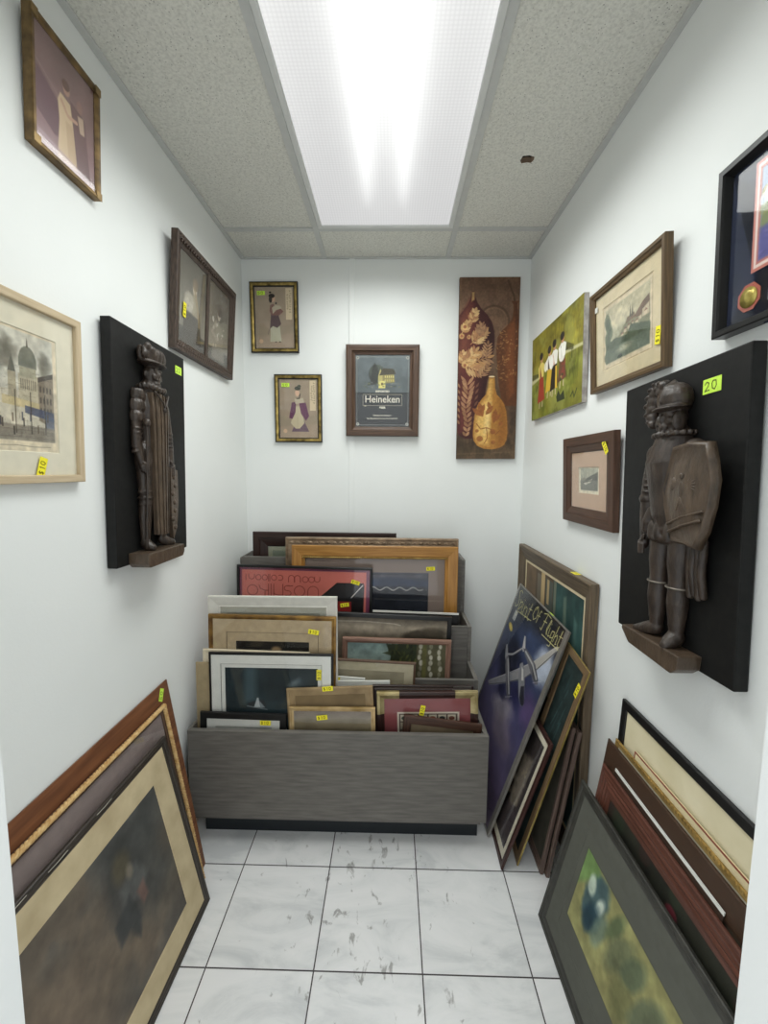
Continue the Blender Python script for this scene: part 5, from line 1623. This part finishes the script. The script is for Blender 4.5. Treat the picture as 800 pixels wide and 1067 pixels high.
for sx in (-1, 1):
    m = MB()
    a0, a1 = sx * (w / 2 + .0006), sx * (w / 2 - .028)
    L = .085
    pf = [(0, t - .002), (.002, t), (.012, t), (.020, t - .004), (.028, t - .007)]
    P = [(d, z + .0008) for d, z in pf]
    for (d0, z0), (d1, z1) in zip(P[:-1], P[1:]):
        m.add([(sx * (w / 2 - d0), h - d0, z0), (sx * (w / 2 - L), h - d0, z0), (sx * (w / 2 - L), h - d1, z1), (sx * (w / 2 - d1), h - d1, z1)], [(0, 1, 2, 3)])
        m.add([(sx * (w / 2 - d0), h - d0, z0), (sx * (w / 2 - d0), h - L, z0), (sx * (w / 2 - d1), h - L, z1), (sx * (w / 2 - d1), h - d1, z1)], [(0, 1, 2, 3)])
    m.add([(sx * w / 2, h + .0006, .001), (sx * (w / 2 - L), h + .0006, .001), (sx * (w / 2 - L), h + .0006, t - .001), (sx * w / 2, h + .0006, t - .001)], [(0, 1, 2, 3)])
    m.build('gold_corner', noisy('pale_gold_corner', '#8d7d4f', '#c4b488', 20, .35, .5), r)
t = .010
bin_pic('low tilted brown frame at the right front of the bin', .055, .345, .494, .463, 1.444, .10, t, prof_flat(.030, t), wood('#35221a', '#553a2c', .45, 8), (), blank('#7b6c55'), pz=.003, glass=False, slope=.04)
t = .010
bin_pic('low black frame with white mat at the left front of the bin', -.703, -.382, .500, .495, 1.431, .10, t, prof_flat(.024, t), M_BLACK, [(.03, M_WHITEMAT)], blank('#bdbdb6'), pz=.003, tags=[(.26, .034, .0, .0102)])
# ------------------------------------------------------------------ carved relief plaques
def carved_mat(name, c1, c2):
    N = NT(name)
    mp = N.coords('Object', (1, .35, 1))
    nz = N.n('ShaderNodeTexNoise', i_Scale=70.0, i_Detail=6.0, i_Roughness=0.65)
    N.l(mp, 'Vector', nz, 'Vector')
    r = N.ramp([(0.3, lin(c1)), (0.72, lin(c2))])
    N.l(nz, 'Fac', r, 'Fac')
    N.l(r, 'Color', N.b, 'Base Color')
    N.b.inputs['Roughness'].default_value = 0.36
    N.b.inputs['Specular IOR Level'].default_value = 0.5
    bp = N.n('ShaderNodeBump', i_Strength=0.7, i_Distance=0.004)
    N.l(nz, 'Fac', bp, 'Height')
    N.l(bp, 'Normal', N.b, 'Normal')
    return N.m
M_CARVE = carved_mat('carved_brown_resin', '#211a16', '#463a31')
M_CARVE2 = carved_mat('carved_brown_resin_light', '#3a2f25', '#5f4f40')
M_PLAQUE = noisy('black_painted_board', '#0c0c0c', '#171716', 60, .55, 0, .15, spec=.3)

def limb(mb, pts, r):
    mb.tube(pts, r, 24)
def plaque(label, M, w, h, t, fig):
    root = empty('relief_plaque', M, label, 'wall plaque')
    m = MB(); m.box((-w / 2, 0, 0), (w / 2, h, t))
    m.build('panel', M_PLAQUE, root, .003)
    fig(root, t)
    return root

def halberdier(root, t):
    SQ = .74
    X = -.036
    P = lambda u, v, d: (X + u, v, t + d)
    b = MB()
    # torso, skirt, legs
    limb(b, [P(0, .50, .012), P(0, .45, .014), P(0, .39, .014), P(0, .335, .012)], [.040, .052, .047, .046])
    for s in (-1, 1):
        b.ball(P(s * .036, .300, .018), (.040, .055, .032))
        limb(b, [P(s * .037, .27, .016), P(s * .040, .195, .020), P(s * .042, .14, .018), P(s * .044, .065, .018)], [.029, .022, .022, .0145])
        b.ball(P(s * .041, .205, .020), (.027, .012, .025)); b.ball(P(s * .041, .188, .020), (.028, .008, .026))
        b.ball(P(s * .041, .170, .019), (.026, .008, .024))
        # sleeves: rings of puffs
        for (u, v, q) in ((.060, .482, .025), (.064, .450, .026), (.067, .418, .025)):
            for k in range(9):
                an = math.pi * k / 8 - math.pi / 2
                b.ball(P(s * u + q * .72 * math.sin(an), v, .010 + q * .75 * math.cos(an)), (.0062, .0165, .0095), 0, 8, 6)
            b.ball(P(s * u, v, .008), (q * .8, .013, q * .8))
    # near arm and hand on the staff, far arm and hand
    limb(b, [P(-.064, .46, .012), P(-.071, .39, .014), P(-.076, .345, .018), P(-.066, .290, .030)], [.019, .017, .016, .012])
    limb(b, [P(.070, .46, .016), P(.082, .39, .020), P(.088, .345, .022), P(.086, .295, .030)], [.019, .017, .015, .012])
    for k in range(6):
        b.ball(P(-.0715 - .001 * k, .385 - .013 * k, .017), (.0185 - .0005 * k, .006, .0185)); b.ball(P(.083 + .001 * k, .385 - .013 * k, .022), (.018 - .0005 * k, .006, .018))
    b.ball(P(-.064, .278, .034), (.014, .017, .013)); b.ball(P(.086, .280, .032), (.013, .017, .012))
    for k in range(4):
        limb(b, [P(-.072 + .002 * k, .287 - .0085 * k, .044), P(-.060, .284 - .0085 * k, .049), P(-.052, .281 - .0085 * k, .042)], [.0042, .0042, .0038])
        limb(b, [P(.094, .288 - .007 * k, .038), P(.086, .282 - .0085 * k, .044), P(.078, .278 - .008 * k, .040)], [.004, .004, .0036])
    limb(b, [P(-.066, .287, .046), P(-.058, .295, .046)], [.0045, .004]); limb(b, [P(.080, .290, .040), P(.076, .298, .038)], [.0045, .004])
    # feet
    limb(b, [P(-.044, .055, .018), P(-.046, .046, .034), P(-.048, .042, .052)], [.017, .016, .011])
    limb(b, [P(.044, .055, .016), P(.054, .046, .030), P(.068, .042, .044)], [.017, .016, .011])
    # neck, ruff, head, face, beard
    limb(b, [P(0, .50, .016), P(0, .535, .018)], [.022, .020])
    b.ball(P(0, .508, .018), (.050, .011, .040))
    for k in range(22):
        an = math.pi * 2 * k / 22
        b.ball(P(.050 * math.cos(an), .508 + .003 * math.sin(3 * an), .018 + .040 * math.sin(an)), (.0085, .010, .0085), 0, 8, 6)
    b.ball(P(0, .548, .022), (.027, .036, .030))
    b.ball(P(.000, .548, .052), (.0050, .010, .007)); b.ball(P(0, .538, .050), (.0075, .004, .004))
    for s in (-1, 1):
        b.ball(P(s * .011, .557, .048), (.006, .0035, .004)); b.ball(P(s * .012, .563, .048), (.009, .0025, .004)); b.ball(P(s * .014, .541, .045), (.009, .009, .007))
        b.ball(P(s * .027, .548, .018), (.005, .010, .007))
    b.ball(P(0, .531, .049), (.010, .0028, .004)); b.ball(P(0, .520, .045), (.014, .014, .010)); b.ball(P(0, .5345, .051), (.013, .0028, .004))
    # hat: brim and pleated crown
    b.ball(P(0, .580, .024), (.056, .007, .046))
    for k in range(9):
        an = math.pi * k / 8
        b.ball(P(-.044 * math.cos(an), .602, .018 + .030 * math.sin(an)), (.0155, .023, .016))
    b.ball(P(0, .606, .020), (.040, .022, .034))
    for q in ((-.046, .610, .034), (-.040, .620, .042), (-.030, .612, .048), (-.05, .598, .038)):
        b.ball(P(*q), (.013, .013, .011))
    fig = remeshed(b, 'figure', M_CARVE, root, .0021, 2, t, SQ)
    # plank-like tabard with chest chain
    m = MB()
    n = 9
    rows = [(.492, .040), (.44, .042), (.36, .038), (.27, .037), (.16, .033), (.078, .029)]
    for k in range(n):
        for (v0, w0), (v1, w1) in zip(rows[:-1], rows[1:]):
            f0, f1 = -1 + 2 * k / n, -1 + 2 * (k + 1) / n
            z = lambda f, v: t + .042 + .008 * (1 - f * f) + (.0025 if k % 2 else 0) - (.005 if v > .48 else 0)
            q0, q1 = f0 + .03, f1 - .03
            V = [(X + q0 * w0, v0, z(f0, v0)), (X + q1 * w0, v0, z(f1, v0)), (X + q1 * w1, v1, z(f1, v1)), (X + q0 * w1, v1, z(f0, v1))]
            V += [(p[0], p[1], p[2] - .012) for p in V]
            m.add(V, [(0, 1, 2, 3), (7, 6, 5, 4), (0, 4, 5, 1), (1, 5, 6, 2), (2, 6, 7, 3), (3, 7, 4, 0)])
    tb = m.build('tabard', M_CARVE2, fig)
    m = MB()
    m.tube([(X - .034, .494, t + .046), (X - .010, .470, t + .0545), (X, .452, t + .055), (X + .010, .470, t + .0545), (X + .034, .494, t + .046)], .0028, 8)
    m.ball((X, .447, t + .0545), (.006, .008, .004))
    m.build('neck_chain', M_CARVE, fig)
    m = MB(); m.tube([P(-.062, .400, .036), P(-.064, .28, .036), P(-.066, .046, .030)], .0040, 10); m.ball(P(-.062, .402, .036), (.010, .012, .010))
    m.build('staff', M_CARVE, fig)
    # pennant hanging from the far hand
    m = MB()
    V0 = [(X + .070, .280), (X + .112, .272), (X + .116, .17), (X + .104, .085), (X + .082, .050), (X + .072, .12)]
    m.prism(V0, t + .016, t + .030)
    for k in range(7):
        m.ball((X + .088 + .008 * math.sin(k * 2.2), .25 - .027 * k, t + .030), (.009, .008, .004))
    m.build('pennant', M_CARVE2, fig, .002)
    m = MB(); m.prism([(-.140, .004), (-.128, -.008), (.050, -.004), (.060, .010), (.058, .034), (-.140, .034)], t - .001, t + .058)
    m.build('ledge', M_CARVE2, root, .003)
    price_tag(root, .150, .612, t + .0006, 0, '20', .040, .026, GRN, '#4e6a20', label='lime green price sticker')

def knight(root, t):
    SQ = .86
    X = .026
    P = lambda u, v, d: (X + u, v, t + d)
    b = MB()
    limb(b, [P(-.004, .485, .012), P(-.006, .44, .016), P(-.004, .375, .014), P(0, .325, .012)], [.045, .058, .050, .047])
    b.ball(P(-.004, .295, .016), (.058, .030, .036)); b.ball(P(-.004, .272, .016), (.060, .016, .038))
    for k in range(7):
        an = math.pi * k / 6
        b.ball(P(-.004 - .056 * math.cos(an), .285, .014 + .036 * math.sin(an)), (.010, .022, .008))
    for s in (-1, 1):
        limb(b, [P(s * .031, .27, .014), P(s * .032, .215, .018), P(s * .033, .180, .018), P(s * .034, .13, .018), P(s * .034, .065, .018)], [.027, .024, .020, .0235, .0155])
        b.ball(P(s * .0325, .185, .026), (.017, .018, .013))
        for k in range(7):
            b.ball(P(s * .034, .165 - .014 * k, .019), (.0235 - .0009 * k, .0055, .0215 - .0006 * k))
    limb(b, [P(-.034, .055, .018), P(-.056, .044, .030), P(-.080, .036, .040)], [.018, .016, .010])
    limb(b, [P(.034, .055, .018), P(.036, .044, .036), P(.038, .038, .048)], [.019, .017, .012])
    # sword arm
    b.ball(P(-.062, .462, .014), (.025, .027, .025))
    limb(b, [P(-.064, .455, .012), P(-.080, .40, .014), P(-.086, .355, .016), P(-.086, .30, .018), P(-.084, .265, .022)], [.024, .021, .019, .017, .013])
    b.ball(P(-.086, .358, .020), (.021, .014, .019))
    for k in range(6):
        b.ball(P(-.066 - .003 * k, .445 - .014 * k, .016), (.024 - .0006 * k, .0055, .022))
    b.ball(P(-.083, .252, .026), (.013, .017, .012))
    for k in range(4):
        limb(b, [P(-.094 + .002 * k, .252 - .006 * k, .032), P(-.084, .246 - .0065 * k, .039), P(-.074, .246 - .006 * k, .034)], [.0042, .0042, .0036])
    limb(b, [P(-.076, .262, .036), P(-.070, .270, .036)], [.0045, .004])
    # shield shoulder
    b.ball(P(.060, .465, .014), (.026, .024, .026))
    limb(b, [P(.064, .455, .014), P(.085, .40, .020), P(.075, .36, .035)], [.022, .020, .016])
    # gorget ruff, neck, head
    limb(b, [P(0, .485, .016), P(0, .535, .018)], [.024, .021])
    b.ball(P(0, .502, .018), (.048, .008, .038))
    for k in range(18):
        an = 2 * math.pi * k / 18
        b.ball(P(.048 * math.cos(an), .503, .018 + .038 * math.sin(an)), (.008, .007, .008), 0, 8, 6)
    b.ball(P(0, .540, .022), (.030, .036, .030))
    b.ball(P(0, .537, .053), (.0055, .010, .006)); b.ball(P(0, .519, .048), (.013, .010, .009)); b.ball(P(0, .5265, .051), (.009, .0025, .003)); b.ball(P(0, .522, .051), (.008, .0025, .003))
    for s in (-1, 1):
        b.ball(P(s * .011, .548, .048), (.006, .0032, .004)); b.ball(P(s * .015, .532, .046), (.009, .009, .006)); b.ball(P(s * .028, .53, .030), (.008, .024, .018))
    # helmet with comb and peak
    b.ball(P(0, .580, .020), (.042, .038, .038))
    b.ball(P(.004, .560, .034), (.044, .0065, .036)); b.ball(P(.006, .558, .052), (.034, .005, .022))
    limb(b, [P(0, .575, .056), P(0, .605, .046), P(0, .618, .024)], [.005, .006, .006])
    # plume behind the helmet
    for k, (u, v, r) in enumerate(((-.030, .618, .014), (-.046, .618, .015), (-.060, .607, .017), (-.068, .590, .018), (-.072, .571, .018), (-.072, .551, .016), (-.066, .535, .012), (-.040, .606, .014))):
        b.ball(P(u, v, .024), (r, r * .9, .016))
        b.ball(P(u - r * .5, v + r * .5, .036), (r * .5, r * .25, .008), 0, 8, 6, .6)
    # belt and pouch
    b.ball(P(-.004, .318, .014), (.052, .007, .038))
    limb(b, [P(-.040, .332, .040), P(-.050, .305, .044), P(-.056, .285, .042)], [.010, .011, .009])
    fig = remeshed(b, 'figure', M_CARVE, root, .0021, 2, t, SQ)
    # shield: domed plate, rim, device, band
    out = [(.044, .474), (.090, .480), (.140, .474), (.150, .440), (.158, .400), (.152, .350), (.138, .300), (.118, .262), (.085, .268), (.052, .268), (.036, .300), (.022, .345), (.016, .380), (.030, .430)]
    cx, cy = sum(p[0] for p in out) / len(out), sum(p[1] for p in out) / len(out)
    m = MB()
    rings = [(1.0, .040), (.97, .048), (.93, .050), (.90, .046), (.6, .053), (.3, .057), (.02, .058)]
    V, F = [], []
    n = len(out)
    V += [(X + p[0], p[1], t + .030) for p in out]
    for s_, z in rings:
        V += [(X + cx + (p[0] - cx) * s_, cy + (p[1] - cy) * s_, t + z) for p in out]
    for r in range(len(rings)):
        for k in range(n):
            F.append((r * n + k, r * n + (k + 1) % n, (r + 1) * n + (k + 1) % n, (r + 1) * n + k))
    F += [tuple(range(n))[::-1], tuple(range(len(rings) * n, (len(rings) + 1) * n))]
    m.add(V, F, None, 0, True)
    sh = m.build('shield', M_CARVE2, fig)
    m = MB()
    rr = random.Random(4)
    for s in (-1, 1):
        for k in range(6):
            an = .35 + .32 * k
            m.tube([(X + cx + s * .006, cy + .016, t + .053), (X + cx + s * (.018 + .010 * math.sin(an)), cy + .020 + .012 * math.cos(an), t + .0535), (X + cx + s * (.020 + .022 * math.sin(an)), cy + .016 + .034 * math.cos(an), t + .0500)], [.0035, .0045, .0025], 6)
    m.ball((X + cx, cy + .012, t + .055), (.010, .020, .005)); m.ball((X + cx, cy + .040, t + .056), (.006, .007, .005))
    for s in (-1, 0, 1):
        m.tube([(X + cx, cy - .006, t + .057), (X + cx + s * .012, cy - .030, t + .055)], [.004, .003], 6)
    m.build('shield_device', M_CARVE2, sh)
    m = MB(); m.tube([(X + .046, .292, t + .051), (X + .090, .308, t + .055), (X + .134, .322, t + .051)], .0028, 6); m.tube([(X + .042, .308, t + .051), (X + .090, .326, t + .055), (X + .140, .340, t + .051)], .0028, 6)
    m.build('shield_band', M_CARVE2, sh)
    for s in (-1, 1):
        m = MB()
        m.tube([P(s * .0325 + .024 * math.cos(a), .166, .86 * (.018 + .0245 * math.sin(a))) for a in [math.pi * k / 10 for k in range(11)]], .0022, 6)
        tag(m.build('garter', plain('#8d857a', .4, .5, name='worn_silver', var=.2), fig), 'silvery garter band')
    m = MB()
    for k in range(4):
        m.tube([P(.062 + .012 * k, .275, .012), P(.064 + .012 * k, .21, .014 + .003 * (k % 2)), P(.066 + .012 * k, .158 + .006 * (k % 2), .012)], [.008, .0085, .0075], 8)
    m.build('cloak_hem', M_CARVE, fig)
    m = MB(); m.prism([(-.090, .034), (-.094, .024), (-.062, -.004), (.094, -.012), (.114, .004), (.118, .034)], t - .001, t + .050)
    m.build('ledge', M_CARVE2, root, .003)
    price_tag(root, .108, .592, t + .0006, 0.0, '20', .048, .030, GRN, '#20260e', label='lime green price sticker')

plaque('black plaque with carved guard in a feathered flat hat, on the left wall', on_wall('L', 1.269, 1.453, .662, .03, .006, -1.5), .377, .662, .028, halberdier)
plaque('black plaque with carved helmeted knight holding a shield, on the right wall', on_wall('R', .961, 1.303, .650, .03, .006, 2.0), .397, .650, .028, knight)
